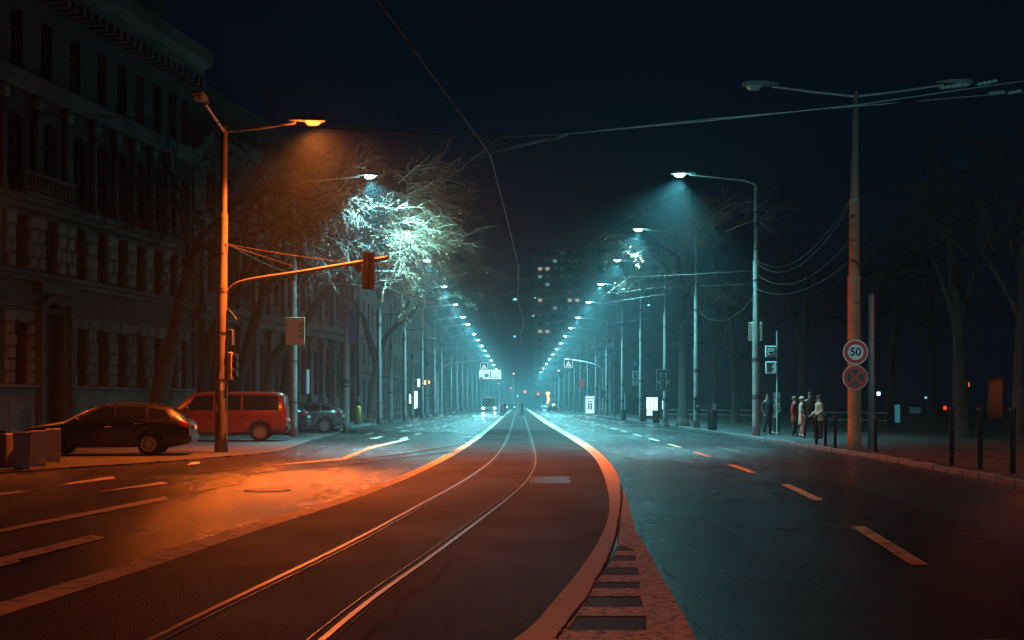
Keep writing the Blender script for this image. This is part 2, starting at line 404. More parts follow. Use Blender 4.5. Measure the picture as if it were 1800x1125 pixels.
# low edging of the apron
root = thing('apron_kerb', None, None); root['kind'] = 'structure'
ap = smooth_path([(x,y) for y,x in AP], 8)
mb = MB(); mb.bb(-.45,.45,-.07,.07,-.04,.045); edg = bpy.data.meshes.new('kerb_stone'); edg.from_pydata(mb.v, [], mb.f); edg.materials.append(M['kerb'])
acc = 0
for a, b in zip(ap, ap[1:]):
    d = math.dist(a,b); acc += d
    if acc > .93:
        acc = 0; o = mesh_obj('kerb_stone', edg, None, root); o.location = (b[0], b[1], R.uniform(-.012,.006)); o.rotation_euler = (0,0,math.atan2(b[1]-a[1], b[0]-a[0]))

# tram bed
LW = [(-20,1103),(0,1073),(117,1036),(194,1011),(272,987),(350,959),(428,934),(506,908),(583,888),(700,845),(756,818),(794,799),(833,775),(864,750),(882,734),(896,722)]
lw = [(-4.6,2.5)] + [P(*p) for p in LW[1:]] + [(-1.9,700)]
RB = [(915,985,1125),(946,1012,1089),(981,1034,1050),(1014,1059,1011),(1041,1069,972),(1063,1086,933),(1074,1090,894),(1067,1090,855),(1061,1088,836),(1053,1074,817),(1039,1057,797),(1012,1030,778),(981,995,758),(948,959,739),(931,936.5,723)]
rb = [(-.9,-.45,4.5)] + [(P(a,y)[0], P(b,y)[0], P(a,y)[1]) for a,b,y in RB] + [(2.3,2.5,700)]
lw_f = sorted([(y,x) for x,y in smooth_path(lw, 6)]); rbl = sorted([(y,x) for x,_,y in rb]); rbr = sorted([(y,x) for _,x,y in rb])
ys = sorted({round(y,2) for y,_ in lw_f} | {round(y,2) for y,_ in rbl})
strip('tram_bed', [y for y in ys if y >= 4.5], lambda y: lerp_list(lw_f,y), lambda y: lerp_list(rbr,y), .004, M['trambed'])

# road markings
mk = thing('road_markings', None, None); mk['kind'] = 'structure'
def mark(name, strips, m=None, z=.009):
    mb = MB()
    for s in strips: mb.add([(x,y,z) for x,y in s], [tuple(range(len(s)))])
    return mb.build(name, m or M['white'], mk)
# solid left line, widths fitted from the ground points
mb = MB(); sm = relax(smooth_path(lw, 6), 20); L_, R_ = [], []
for i,(x,y) in enumerate(sm):
    a = Vector(sm[max(i-1,0)]); b = Vector(sm[min(i+1,len(sm)-1)]); t = (b-a).normalized(); n = Vector((t.y,-t.x))
    wd = .13 if y > 16 else .16
    L_.append((x-n.x*wd, y-n.y*wd)); R_.append((x+n.x*wd, y+n.y*wd))
for i in range(len(sm)-1): mb.quad((*L_[i],.009),(*R_[i],.009),(*R_[i+1],.009),(*L_[i+1],.009))
mb.build('solid_line', M['white'], mk)
mb = MB(); rs = relax(smooth_path(rb, 6), 20)
for a, b in zip(rs, rs[1:]): mb.quad((a[0],a[2],.010),(a[1],a[2],.010),(b[1],b[2],.010),(b[0],b[2],.010))
mb.build('edge_band', M['band'], mk)
def gp(pts): return [P(*p) for p in pts]
# hatched worn island beside the band (right border and rungs)
zb = lambda x, y: (600 + x/2.5714, 700 + y/2.5714)
bord = [((1270,420),(1280,420)),((1268,500),(1303,500)),((1260,600),(1330,600)),((1252,660),(1368,660)),((1322,690),(1386,690)),((1348,800),(1440,800)),((1350,900),(1500,900)),((1380,1000),(1555,1000)),((1378,1093),(1600,1093)),((1360,1300),(1720,1300))]
mark('hatch_border', [gp([zb(*a0),zb(*b0),zb(*b1),zb(*a1)]) for (a0,b0),(a1,b1) in zip(bord,bord[1:])], M['worn'], .0118)
rungs = [((1250,662),(1335,662),(1345,672),(1244,672)),((1243,695),(1338,695),(1370,715),(1232,715)),((1222,740),(1372,740),(1366,770),(1200,770)),((1180,805),(1366,805),(1362,835),(1150,835)),((1128,865),(1362,865),(1372,900),(1100,900)),((1070,950),(1400,950),(1396,990),(1030,990)),((1010,1055),(1392,1055),(1385,1110),(970,1110)),((880,1190),(1390,1190),(1380,1290),(800,1290))]
mark('hatch_bar', [gp([zb(*p) for p in r_]) for r_ in rungs], M['worn'], .0105)
# crack between band and hatching
ck = [zb(*p) for p in [(1262,395),(1270,440),(1262,500),(1250,560),(1245,610),(1222,690),(1190,760),(1150,830),(1120,890),(1065,965),(1010,1040),(970,1093)]]
cp = smooth_path([P(*p) for p in ck], 6); mb = MB()
for a, b in zip(cp, cp[1:]):
    wj = R.uniform(.006,.018); mb.quad((a[0]-wj,a[1],.0125),(a[0]+wj,a[1],.0125),(b[0]+wj,b[1],.0125),(b[0]-wj,b[1],.0125))
mb.build('crack', M['crack'], mk)
# dashes: right lane line
rl = sorted([(21.1,4.94),(17.65,4.66),(13.9,4.14),(10.56,3.72),(7.3,3.0),(34,5.45),(46,5.65),(60,5.7),(100,5.75),(700,5.8)])
y = 3.6; 
dash = [(3.6,7.2),(10.56,13.9),(17.65,21.1),(24.7,28)] + [(32+7*k, 35.4+7*k) for k in range(30)]
for a, b in dash:
    mark('lane_dash', [[(lerp_list(rl,a)-.085,a),(lerp_list(rl,a)+.085,a),(lerp_list(rl,b)+.085,b),(lerp_list(rl,b)-.085,b)]])
for k in range(22):
    a = 48+7*k; mark('lane_dash', [[(-5.1,a),(-4.93,a),(-4.93,a+3),(-5.1,a+3)]])
for k in range(20):
    a = 56+7*k; mark('lane_dash', [[(-7.6,a),(-7.45,a),(-7.45,a+3),(-7.6,a+3)]])
for k in range(18):
    a = 90+7*k; mark('lane_dash', [[(8.1,a),(8.25,a),(8.25,a+3),(8.1,a+3)]])
left_marks = [
 [(0,931),(0,937),(300,878),(290,873)], [(0,981),(0,990),(60,979),(187,946),(160,942)], [(0,990),(0,997),(20,993),(38,988),(30,985)],
 [(105,854),(203,842),(197,838),(122,849)], [(170,866),(297,851),(285,847)], [(330,866),(350,864),(430,849),(415,848)],
 [(0,871),(40,866),(36,864),(0,868)], [(328,818),(352,815),(350,812),(338,813)],
 [(600,806),(606,808),(652,789),(648,786)], [(648,786),(652,789),(719,773),(716,771)], [(430,823),(600,808),(600,806)]]
for s in left_marks: mark('lane_dash', [gp(s)])
# arrows painted in the left lanes far off
for (x0, y0) in ((-3.5,62),(-6.3,50),(-6.3,62),(3.4,80)):
    mark('lane_arrow', [[(x0-.08,y0),(x0+.08,y0),(x0+.08,y0+2.4),(x0-.08,y0+2.4)],[(x0-.3,y0),(x0,y0-1.3),(x0+.3,y0)]])
# zebra crossing
for k in range(20):
    x = -9.8 + k*1.0
    if abs(x) < 1.6: continue
    mark('crossing_bar', [[(x,138),(x+.5,138),(x+.5,143),(x,143)]])
# wet repaired strip and darker resurfaced patch on the right road
pt = gp([(1092,800),(1098,812),(1115,840),(1124,862),(1130,900),(1140,960),(1150,980),(1146,985),(1132,955),(1118,905),(1108,865),(1097,840),(1080,815)])
mb = MB(); mb.add([(x,y,.0045) for x,y in pt], [tuple(range(len(pt)))]); sheet('repair_strip', mb, asphalt('repair_asphalt', .03, .27, (.8,.2,1)))
def ragged(pts, amp):
    rr = random.Random(3)
    for it in range(4):
        o = []
        for a, b in zip(pts, pts[1:]+pts[:1]):
            o.append(a); d = math.dist(a,b)*amp; o.append(((a[0]+b[0])/2+rr.uniform(-d,d), (a[1]+b[1])/2+rr.uniform(-d,d)))
        pts = o
    return pts
pt = gp([(1130,900),(1205,868),(1330,845),(1450,842),(1520,860),(1640,900),(1800,990),(1800,1300),(1320,1300),(1235,1125),(1195,1045),(1160,985),(1140,960)])
pt = ragged(pt, .03)
mb = MB(); mb.add([(x,y,.0042) for x,y in pt], [tuple(range(len(pt)))]); sheet('road_patch', mb, M['newasphalt'])
# lighter asphalt repair, its glare put into the pale tone
pt = ragged(gp([(938,838),(1000,838),(1003,850),(930,850)]), .1)
mb = MB(); mb.add([(x,y,.0072) for x,y in pt], [tuple(range(len(pt)))]); sheet('road_repair', mb, asphalt('pale_repair', .06, .45))
hg = gp([zb(*p) for p in [(1262,420),(1280,420),(1330,600),(1390,700),(1440,800),(1500,900),(1555,1000),(1600,1093),(1720,1300),(800,1300),(970,1110),(1100,900),(1200,770),(1244,672)]])
mb = MB(); mb.add([(x,y,.0065) for x,y in hg], [tuple(range(len(hg)))]); sheet('hatch_ground', mb, asphalt('hatch_asphalt', .014, .6))

# cracks, covers, drains
def crack(pts, w_=.012):
    sm = ragged_line([P(*p) for p in pts]); mb = MB()
    for (x,y),(x2,y2) in zip(sm, sm[1:]):
        d = Vector((x2-x,y2-y)); n = Vector((d.y,-d.x)).normalized()*w_*R.uniform(.4,1.3)
        mb.quad((x-n.x,y-n.y,.0118),(x+n.x,y+n.y,.0118),(x2+n.x,y2+n.y,.0118),(x2-n.x,y2-n.y,.0118))
    mb.build('crack', M['crack'], mk)
def ragged_line(p):
    for it in range(5):
        o = []
        for a, b in zip(p, p[1:]):
            d = math.dist(a,b)*.09; o += [a, ((a[0]+b[0])/2+R.uniform(-d,d), (a[1]+b[1])/2+R.uniform(-d,d))]
        p = o + [p[-1]]
    return p
for c_ in ([(640,1125),(700,1055),(790,985)],[(420,905),(560,868),(690,830)]): crack(c_, .004)
M['iron'] = mat('cast_iron', (.05,.05,.05), .42, .7, .4, 14, .5, bscale=40)
def cover(px, py, lb):
    x, y = P(px, py); t = tag(thing('manhole_cover', lb, 'manhole'), None, None); t.location = (x, y, 0)
    mb = MB(); mb.disc((0,0), .31, 'z', -.02, .0125, 28); mb.build('lid', M['iron'], t)
    mb = MB(); mb.annulus((0,0), .33, .40, 'z', -.02, .0145, 28); mb.build('rim', M['iron'], t)
cover(470,862,'round iron manhole cover in the orange lit left lane'); cover(1085,768,'round iron manhole cover far along the right lanes')
for px, py, lb in ((1560,806,'drain grate in the right gutter near the slim pole'),(1290,764,'drain grate in the right gutter before the nearest cool lamp pole')):
    x, y = P(px, py); t = thing('drain_grate', lb, 'drain', (lerp_list(KR,y)-.28, y, 0))
    mb = MB(); mb.bb(-.2,.2,-.3,.3,-.02,.011); mb.build('frame', M['iron'], t)
    mb = MB()
    for k in range(6): mb.bb(-.16,.16,-.26+k*.09,-.22+k*.09,.0112,.022)
    mb.build('grille', M['iron'], t)
# fallen leaves on the right pavement and along the gutters
mb = MB()
for k in range(900):
    y = R.uniform(14,75); side = R.random()
    x = lerp_list(KR,y) + (R.uniform(.25,4.5) if side < .6 else -abs(R.gauss(0,.25))-.05 if side < .8 else R.uniform(5,14)); z = .135 if x > lerp_list(KR,y)+.2 else .014
    a = R.uniform(0,6.28); l = R.uniform(.03,.06); ca, sa = math.cos(a)*l, math.sin(a)*l
    mb.quad((x-ca,y-sa,z),(x+sa*.6,y-ca*.6,z+.008),(x+ca,y+sa,z+.002),(x-sa*.6,y+ca*.6,z+.01))
tag(mb.build('fallen_leaves', mat('litter_leaf', (.16,.09,.04), .8, 0, .5, 6)), 'dry brown leaves scattered along the right pavement and gutter', 'leaves', None, 'stuff')
# rails
railL = [(-2.55,3.2)] + [P(*p) for p in [(249,1124),(600,968),(717,898),(787,863),(833,834),(868,809),(886,784),(896,758),(903,737)]] + [(-.62,240),(-.62,700)]
railR = [(-1.45,3.2)] + [P(*p) for p in [(600,1089),(717,1011),(794,953),(872,894),(911,863),(934,836),(944,811),(938,784),(930,758),(924,737)]] + [(.72,240),(.72,700)]
def rail(pts, label_side):
    sm = relax(smooth_path(pts, 10), 60)
    root = thing('tram_rail', None, None); root['kind'] = 'structure'
    def ribbon(o0, o1, z, m, nm, h=0.0):
        mb = MB(); rings = []
        for i,(x,y) in enumerate(sm):
            a = Vector(sm[max(i-1,0)]); b = Vector(sm[min(i+1,len(sm)-1)]); t = (b-a).normalized(); n = Vector((t.y,-t.x))
            rings.append([(x+n.x*o0,y+n.y*o0,z-.02),(x+n.x*o1,y+n.y*o1,z-.02),(x+n.x*(o1-.006),y+n.y*(o1-.006),z),(x+n.x*(o0+.006),y+n.y*(o0+.006),z)])
        mb.loft(rings); mb.build(nm, m, root)
    s = label_side
    ribbon(-.029, .029, .014, M['rail'], 'rail_head')
    ribbon(*(sorted((s*.033, s*.075))), .008, M['groove'], 'rail_groove')
    ribbon(*(sorted((s*.078, s*.098))), .016, M['rail'], 'guard_lip')
    ribbon(*(sorted((-s*.035, -s*.075))), .0075, M['groove'], 'rail_seal')
rail(railL, 1); rail(railR, -1)
# branch track that curves in from the left street
for pts in ([(330,833),(470,820),(600,811),(720,797),(820,781),(884,771)], [(420,835),(560,822),(680,809),(790,795),(850,785),(893,775)]):
    sm = smooth_path([P(*p) for p in pts], 8); mb = MB(); mb2 = MB()
    for i in range(len(sm)-1):
        (x,y),(x2,y2) = sm[i], sm[i+1]; t = Vector((x2-x,y2-y)).normalized(); n = Vector((t.y,-t.x))*.05
        mb.quad((x-n.x,y-n.y,.0135),(x+n.x,y+n.y,.0135),(x2+n.x,y2+n.y,.0135),(x2-n.x,y2-n.y,.0135))
    tag(mb.build('branch_rail', M['groove']), kind='structure')

# ================================================================== BUILDINGS
def wall_holes(mb, u0, u1, z0, z1, holes, depth=.3, y=0.0):
    us = sorted({u0,u1} | {v for h in holes for v in h[:2] if u0 < v < u1}); zs = sorted({z0,z1} | {v for h in holes for v in h[2:4] if z0 < v < z1})
    for a, b in zip(us, us[1:]):
        c = (a+b)/2; run = None
        for p, q in zip(zs, zs[1:]):
            m = (p+q)/2
            if any(h[0] < c < h[1] and h[2] < m < h[3] for h in holes): continue
            mb.quad((a,y,p),(b,y,p),(b,y,q),(a,y,q))
    for a, b, p, q in [h[:4] for h in holes]:
        d = y + depth
        mb.quad((a,y,p),(a,d,p),(a,d,q),(a,y,q)); mb.quad((b,y,p),(b,y,q),(b,d,q),(b,d,p))
        mb.quad((a,y,p),(b,y,p),(b,d,p),(a,d,p)); mb.quad((a,y,q),(a,d,q),(b,d,q),(b,y,q))
def arch_fill(mb, a, b, q, y0, y1):     # spandrels turning a square head into a round one
    r = (b-a)/2; c = (a+b)/2; n = 8
    for s in (-1, 1):
        pts = [(c+s*r, q)] + [(c + s*r*math.cos(math.pi/2*i/n), q - r + r*math.sin(math.pi/2*i/n)) for i in range(n+1)]
        mb.prism(pts, 'y', y0, y1)
WIN = {}
def window(parent, a, b, p, q, depth, bars=1, frame=True):
    key = (round(b-a,3), round(q-p,3), depth, bars)
    if key not in WIN:
        w_, h_ = b-a, q-p; mb = MB(); t = .05
        mb.bb(0,t,0,.05,0,h_); mb.bb(w_-t,w_,0,.05,0,h_); mb.bb(t,w_-t,0,.05,0,t); mb.bb(t,w_-t,0,.05,h_-t,h_); mb.bb(w_/2-.03,w_/2+.03,-.004,.05,t,h_-t)
        for k in range(bars): mb.bb(t,w_-t,.002,.05,h_*(k+1)/(bars+1)+.1-.025,h_*(k+1)/(bars+1)+.1+.025)
        f = bpy.data.meshes.new('window'); f.from_pydata(mb.v, [], mb.f); f.materials.append(M['frame'])
        g = MB(); g.quad((t,.03,t),(w_-t,.03,t),(w_-t,.03,h_-t),(t,.03,h_-t)); gm = bpy.data.meshes.new('pane'); gm.from_pydata(g.v, [], g.f); gm.materials.append(M['glass'])
        WIN[key] = (f, gm)
    f, gm = WIN[key]
    o = mesh_obj('window', f, None, parent); o.location = (a, depth-.06, p)
    mesh_obj('pane', gm, None, o)
    return o
ANG = math.atan2(1, .194); NRM = math.hypot(1, .194)
def on_facade(px): return 30.85/(.194 + (VX-px)/F)           # depth where the facade line is met
U = lambda px: (on_facade(px) - 47.5)*NRM
OX = -30.85 + .194*47.5
A = thing('palace_building', 'dark rusticated stone palace with arched doorway and tall narrow windows behind the parked estate car', 'building', (OX, 47.5, .03), ANG)
ua, ub = -14.0, U(338)
cols_g = [U(36)] + [U(p) for p in (142,178,212,245,276,303,322)]
for k in range(1,6): cols_g.append(U(36) - 2.9*k)
door = (U(72)+.1, U(106)-.05, 0.0, 6.0)
holes = [door]; wins = []
for u in cols_g: wins.append((u-.36, u+.36, 2.3, 4.95, 2))
mez = [U(p) for p in (36,88,140,178,212,245,276,303,322)] + [U(36)-2.6*k for k in range(1,6)]
for u in mez: wins.append((u-.36, u+.36, 7.25, 9.6, 1))
top = [U(p) for p in (30,82,132,180,214,246,276,303,326)] + [U(30)-2.6*k for k in range(1,6)]
for u in top: wins.append((u-.42, u+.42, 15.9, 18.4, 2))
arched = [U(p) for p in (26,88,140,180,214,246,276,303,326)] + [U(26)-2.6*k for k in range(1,6)]
for u in arched: wins.append((u-.5, u+.5, 10.6, 14.0, 2))
holes += [h[:4] for h in wins]
mb = MB(); wall_holes(mb, ua, ub, 0, 21, holes, .42)
mb.quad((ua,0,0),(ua,14,0),(ua,14,21),(ua,0,21)); mb.quad((ub,0,0),(ub,0,21),(ub,14,21),(ub,14,0)); mb.quad((ua,14,0),(ub,14,0),(ub,14,21),(ua,14,21))
mb.quad((ua,.02,20.99),(ub,.02,20.99),(ub,14,20.99),(ua,14,20.99))
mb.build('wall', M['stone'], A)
for a,b,p,q,n in wins: window(A, a, b, p, q, .40, n)
for u in arched:
    mb = MB(); arch_fill(mb, u-.5, u+.5, 14.0, .003, .34); mb.build('arch_spandrel', M['stone'], A)
mb = MB(); arch_fill(mb, door[0], door[1], door[3], .003, .40); mb.build('arch_spandrel', M['stone'], A)
mb = MB(); mb.bb(door[0],door[1],.36,.41,0,6.0); dr = mb.build('door', mat('old_door',(.03,.022,.018),.5,0,.3,5), A)
mb = MB()
for k in range(2):
    x0 = door[0]+.08+k*(door[1]-door[0])/2
    for z0,z1 in ((.3,1.3),(1.5,2.9),(3.1,4.4)): mb.rbox(x0,x0+(door[1]-door[0])/2-.16,.31,.37,z0,z1,.02)
mb.build('door_panel', M['frame'], dr)
# door surround
mb = MB()
for s, x in ((-1, door[0]), (1, door[1])):
    mb.bb(min(x, x+s*.32), max(x, x+s*.32), -.22, -.002, 0, 5.4); mb.bb(min(x+s*.34, x+s*.62), max(x+s*.34, x+s*.62), -.4, -.002, 0, 5.9)
c_ = (door[0]+door[1])/2; r_ = (door[1]-door[0])/2
mb.annulus((c_, 6.0-r_), r_, r_+.3, 'y', -.2, -.002, 16, 0, math.pi); mb.bb(c_-r_-.7, c_+r_+.7, -.5, -.002, 6.35, 6.75)
mb.build('door_surround', M['stone3'], A)
# plinth, string courses, balcony, cornices
def course(z0, z1, d, nm, m=M['stone3'], a=ua, b=ub, par=A, step=True):
    mb = MB(); prof = [(0.0-.001,z0),(-d*.55,z0),(-d*.6,z0+(z1-z0)*.4),(-d,z0+(z1-z0)*.55),(-d,z1),(-.001,z1+.04)]
    mb.loft([[(u,y_,z_) for y_,z_ in prof] for u in (a,b)]); return mb.build(nm, m, par)
for a, b in ((ua, door[0]-.75), (door[1]+.75, ub)):
    mb = MB(); mb.bb(a,b,-.16,-.003,0,2.05); mb.build('plinth', M['plinth'], A); course(2.05, 2.28, .3, 'plinth_cap', M['plinth'], a, b)
course(5.5, 5.7, .22, 'string_course'); course(6.8, 7.2, .42, 'string_course'); course(9.85, 10.3, .75, 'string_course'); course(14.9, 15.6, .55, 'string_course'); course(19.6, 21.2, 1.25, 'cornice')
mb = MB(); u = ua
while u < ub: mb.bb(u,u+.22,-.95,-.1,19.15,19.6); u += .62
mb.build('cornice_bracket', M['stone3'], A)
mb = MB(); mb.prism([(ua-.5,21.2),(ub+.2,21.2),(ub-2,25),(ua+2,25)], 'y', 1, 13); mb.build('roof', M['roof'], A)
mb = MB()     # balcony parapet over the doorway
mb.bb(U(8),U(100),-1.0,-.76,10.3,10.42); mb.bb(U(8),U(100),-1.0,-.76,11.15,11.3)
u = U(8)
while u < U(100): mb.tube([(u+.1,-.88,10.42),(u+.1,-.88,10.65),(u+.1,-.88,10.9),(u+.1,-.88,11.15)],[.05,.09,.06,.05],6); u += .24
mb.build('balustrade', M['stone3'], A)
for u in (U(26)-1.05, U(58), U(112), U(160), U(198), U(230), U(262), U(290)):
    mb = MB(); mb.bb(u-.2,u+.2,-.3,-.003,10.3,10.75); mb.tube([(u,-.16,10.75),(u,-.16,14.3)],[.17,.14],10); mb.bb(u-.22,u+.22,-.36,-.003,14.3,14.9)
    mb.build('half_column', M['stone3'], A, True)
# window keystones / lintel voussoirs
mb = MB(); mb.prism([(-.10,0),(.10,0),(.17,.52),(-.17,.52)], 'y', -.17, -.003); kst = bpy.data.meshes.new('keystone'); kst.from_pydata(mb.v,[],mb.f); kst.materials.append(M['stone2'])
vous = []
for s in (-1,1):
    mb = MB(); mb.prism([(s*.12,0),(s*.36,0),(s*.52,.48),(s*.19,.5)], 'y', -.13, -.003); me = bpy.data.meshes.new('stone_block'); me.from_pydata(mb.v,[],mb.f); me.materials.append(M['stone2']); vous.append(me)
for u in cols_g:
    if u > ua+.5:
        for me, nm in ((kst,'keystone'),(vous[0],'stone_block'),(vous[1],'stone_block')):
            o = mesh_obj(nm, me, None, A); o.location = (u, 0, 4.97)
# rusticated blocks on the piers
blk = {}
def block(u, z, w_, h_, d):
    key = (round(w_/.06), round(h_/.05), round(d/.02))
    if key not in blk:
        mb = MB(); W_, H_, D_ = key[0]*.06, key[1]*.05, key[2]*.02; c = .05
        mb.loft([[(-W_/2,-.002,-H_/2),(W_/2,-.002,-H_/2),(W_/2,-.002,H_/2),(-W_/2,-.002,H_/2)],[(-W_/2,-D_+c,-H_/2),(W_/2,-D_+c,-H_/2),(W_/2,-D_+c,H_/2),(-W_/2,-D_+c,H_/2)],[(-W_/2+c,-D_,-H_/2+c),(W_/2-c,-D_,-H_/2+c),(W_/2-c,-D_,H_/2-c),(-W_/2+c,-D_,H_/2-c)]])
        me = bpy.data.meshes.new('stone_block'); me.from_pydata(mb.v,[],mb.f); me.materials.append(M['stone2']); blk[key] = me
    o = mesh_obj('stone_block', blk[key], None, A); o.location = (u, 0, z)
def piers(list_u, z0, rows, h_, hw):
    us = sorted(list_u)
    for a, b in zip(us, us[1:]):
        if b < U(-14): continue
        l, r = a+hw, b-hw
        if l < c_ < r: segs = [(l, door[0]-.66), (door[1]+.66, r)]
        else: segs = [(l, r)] if r-l < 1.3 else [(l, l+.75), (r-.75, r)]
        for l2, r2 in segs:
            if r2-l2 < .12: continue
            for k in range(rows):
                z = z0+h_*(k+.5); ww = r2-l2-(.02 if k % 2 else .20*(r2-l2))
                if k % 3 == 1 and ww > .55:
                    sp = R.uniform(.38,.62)*ww
                    block((l2+r2)/2-ww/2+sp/2, z, sp-.03, h_-.05, R.choice((.10,.12,.14)))
                    block((l2+r2)/2+ww/2-(ww-sp)/2, z, ww-sp-.03, h_-.05, R.choice((.10,.12,.14)))
                else: block((l2+r2)/2, z, ww, h_-.05, R.choice((.12,.14,.16)))
piers(cols_g, 2.32, 6, .53, .40); piers(mez, 7.3, 4, .6, .40)
# plinth cellar hatch and pale panels
mb = MB(); mb.bb(U(30),U(48),-.18,-.163,.2,1.2); mb.build('cellar_hatch', M['frame'], A)
mb = MB(); mb.bb(U(8),U(26),-.20,-.163,.1,1.5); mb.build('plinth_panel', M['plinth'], A)
# spray-paint scribbles on the plinth
mb = MB()
for px in (150, 166, 180, 222, 232, 250):
    u = U(px); pts = []
    for k in range(10): pts.append((u + .09*k/2 + R.uniform(-.1,.1), -.166, 1.15 + .33*math.sin(k*2.1+px) + R.uniform(-.05,.05)))
    mb.tube(smooth_path(pts,3), .014, 4)
mb.build('graffiti', M['signblack'], A)

# second building further along the same front: pilasters, tall openings, arched portal
B = thing('columned_building', 'dark stone building with tall pilasters and arched portals behind the leaning trees', 'building', (OX, 47.5, .03), ANG)
va, vb = U(342), (92.5-47.5)*NRM
bays = []; u = va + .9
while u < vb - 1.2: bays.append(u); u += 2.35
wins = []; mb = MB()
for i, u in enumerate(bays):
    if i in (5, 8): wins.append((u+.35, u+2.0, .3, 5.6, 2))
    else: wins.append((u+.62, u+1.72, 2.1, 5.3, 2))
    wins.append((u+.62, u+1.72, 8.0, 11.2, 2)); wins.append((u+.62, u+1.72, 12.6, 15.0, 1))
wall_holes(mb, va, vb, 0, 17, [h[:4] for h in wins], .45)
mb.quad((vb,0,0),(vb,0,17),(vb,14,17),(vb,14,0)); mb.quad((va,0,0),(va,14,0),(va,14,17),(va,0,17)); mb.quad((va,.02,16.9),(vb,.02,16.9),(vb,14,16.9),(va,14,16.9))
mb.build('wall', M['stone3'], B)
for h in wins: window(B, h[0], h[1], h[2], h[3], .43, h[4])
for i in (5, 8):
    u = bays[i]; mb = MB(); arch_fill(mb, u+.35, u+2.0, 5.6, .003, .36); mb.build('arch_spandrel', M['stone3'], B)
for u in bays:
    mb = MB(); mb.bb(u-.42,u+.42,-.42,-.003,0,1.9); mb.bb(u-.3,u+.3,-.3,-.003,1.9,5.7); mb.bb(u-.42,u+.42,-.42,-.003,5.7,6.2); mb.bb(u-.26,u+.26,-.24,-.003,7.3,11.6); mb.bb(u-.36,u+.36,-.34,-.003,11.6,11.95)
    mb.build('pilaster', M['stone3'], B)
course(6.3, 7.2, .7, 'string_course', M['stone3'], va, vb, B); course(11.95, 12.4, .5, 'string_course', M['stone3'], va, vb, B); course(16.0, 17.2, 1.0, 'cornice', M['stone3'], va, vb, B)
mb = MB(); mb.prism([(va,17.2),(vb,17.2),(vb-2,20.5),(va+2,20.5)], 'y', 1, 13); mb.build('roof', M['roof'], B)
mb = MB(); mb.bb(U(372),U(418)+.01,5,7.5,17.5,31.5); mb.bb(U(372)-.15,U(418)+.2,4.85,7.65,31.5,32); mb.build('stair_tower', M['render'], B)
mb = MB(); u5 = bays[5]; mb.bb(U(532),U(536),-.34,-.30,2.2,3.9); mb.build('lit_notice', M['winteal'], B)

# terrace of plain fronts further along both sides
def terrace(name, label, x, y0, y1, h, side, floors, m, depth=14):
    t = thing(name, label, 'building', (x, y0, .12)); L = y1-y0; sgn = -1 if side < 0 else 1
    holes = []; pitch = 3.1; n = int((L-1)/pitch); fh = (h-5)/max(floors-1,1); mb = MB()
    for k in range(n):
        u = .9+k*pitch
        holes.append((u, u+1.5, .5, 3.6))
        for f in range(1, floors): holes.append((u+.15, u+1.35, 5+(f-1)*fh, 5+(f-1)*fh+fh*.6))
    wall_holes(mb, 0, L, 0, h, holes, .25)
    mb.quad((0,0,0),(0,depth,0),(0,depth,h),(0,0,h)); mb.quad((L,0,0),(L,0,h),(L,depth,h),(L,depth,0)); mb.quad((0,.02,h-.02),(L,.02,h-.02),(L,depth,h-.02),(0,depth,h-.02)); mb.quad((0,depth,0),(L,depth,0),(L,depth,h),(0,depth,h))
    rot = math.radians(90)
    o = mb.build('wall', m, t)
    g = MB()
    for a,b,p,q in holes: g.quad((a,.2,p),(b,.2,p),(b,.2,q),(a,.2,q))
    g2 = g.build('window_glazing', M['glass'], t); 
    c = MB()
    for z0, z1, d in ((4.2,4.5,.3),(h-.7,h+.2,.7)): c.loft([[(u,-.001,z0),(u,-d,z0+.1),(u,-d,z1),(u,-.001,z1+.04)] for u in (0,L)])
    c.build('cornice', m, t)
    r_ = MB(); r_.prism([(-.0,h+.2),(L,h+.2),(L-1.5,h+3.2),(1.5,h+3.2)], 'y', .5, depth-.5); r_.build('roof', M['roof'], t)
    if side < 0: t.rotation_euler = (0,0,rot)          # local x -> +Y, outward (-y) -> +X
    else: t.rotation_euler = (0,0,-rot); t.location = (x, y1, .12)
    return t
terrace('apartment_building', 'dim apartment front behind black railings left of the street, nearest of its row', -14.2, 93.5, 128, 16, -1, 4, M['render'])
terrace('apartment_building', 'dim apartment front beyond the railings left of the street, second of its row', -14.6, 128.6, 175, 19, -1, 5, M['stone3'])
terrace('apartment_building', 'dim apartment front on the left, behind the bright billboard, third of its row', -14.4, 176, 240, 17, -1, 5, M['render'])
terrace('apartment_building', 'last dim front at the far left end of the street', -14.4, 241, 420, 20, -1, 5, M['stone3'])
terrace('apartment_building', 'tall dim street front on the right, beyond the low stone pavilion', 14.6, 196, 262, 20, 1, 5, M['render'])
terrace('apartment_building', 'last dim front at the far right end of the street', 14.4, 263, 430, 22, 1, 6, M['stone3'])

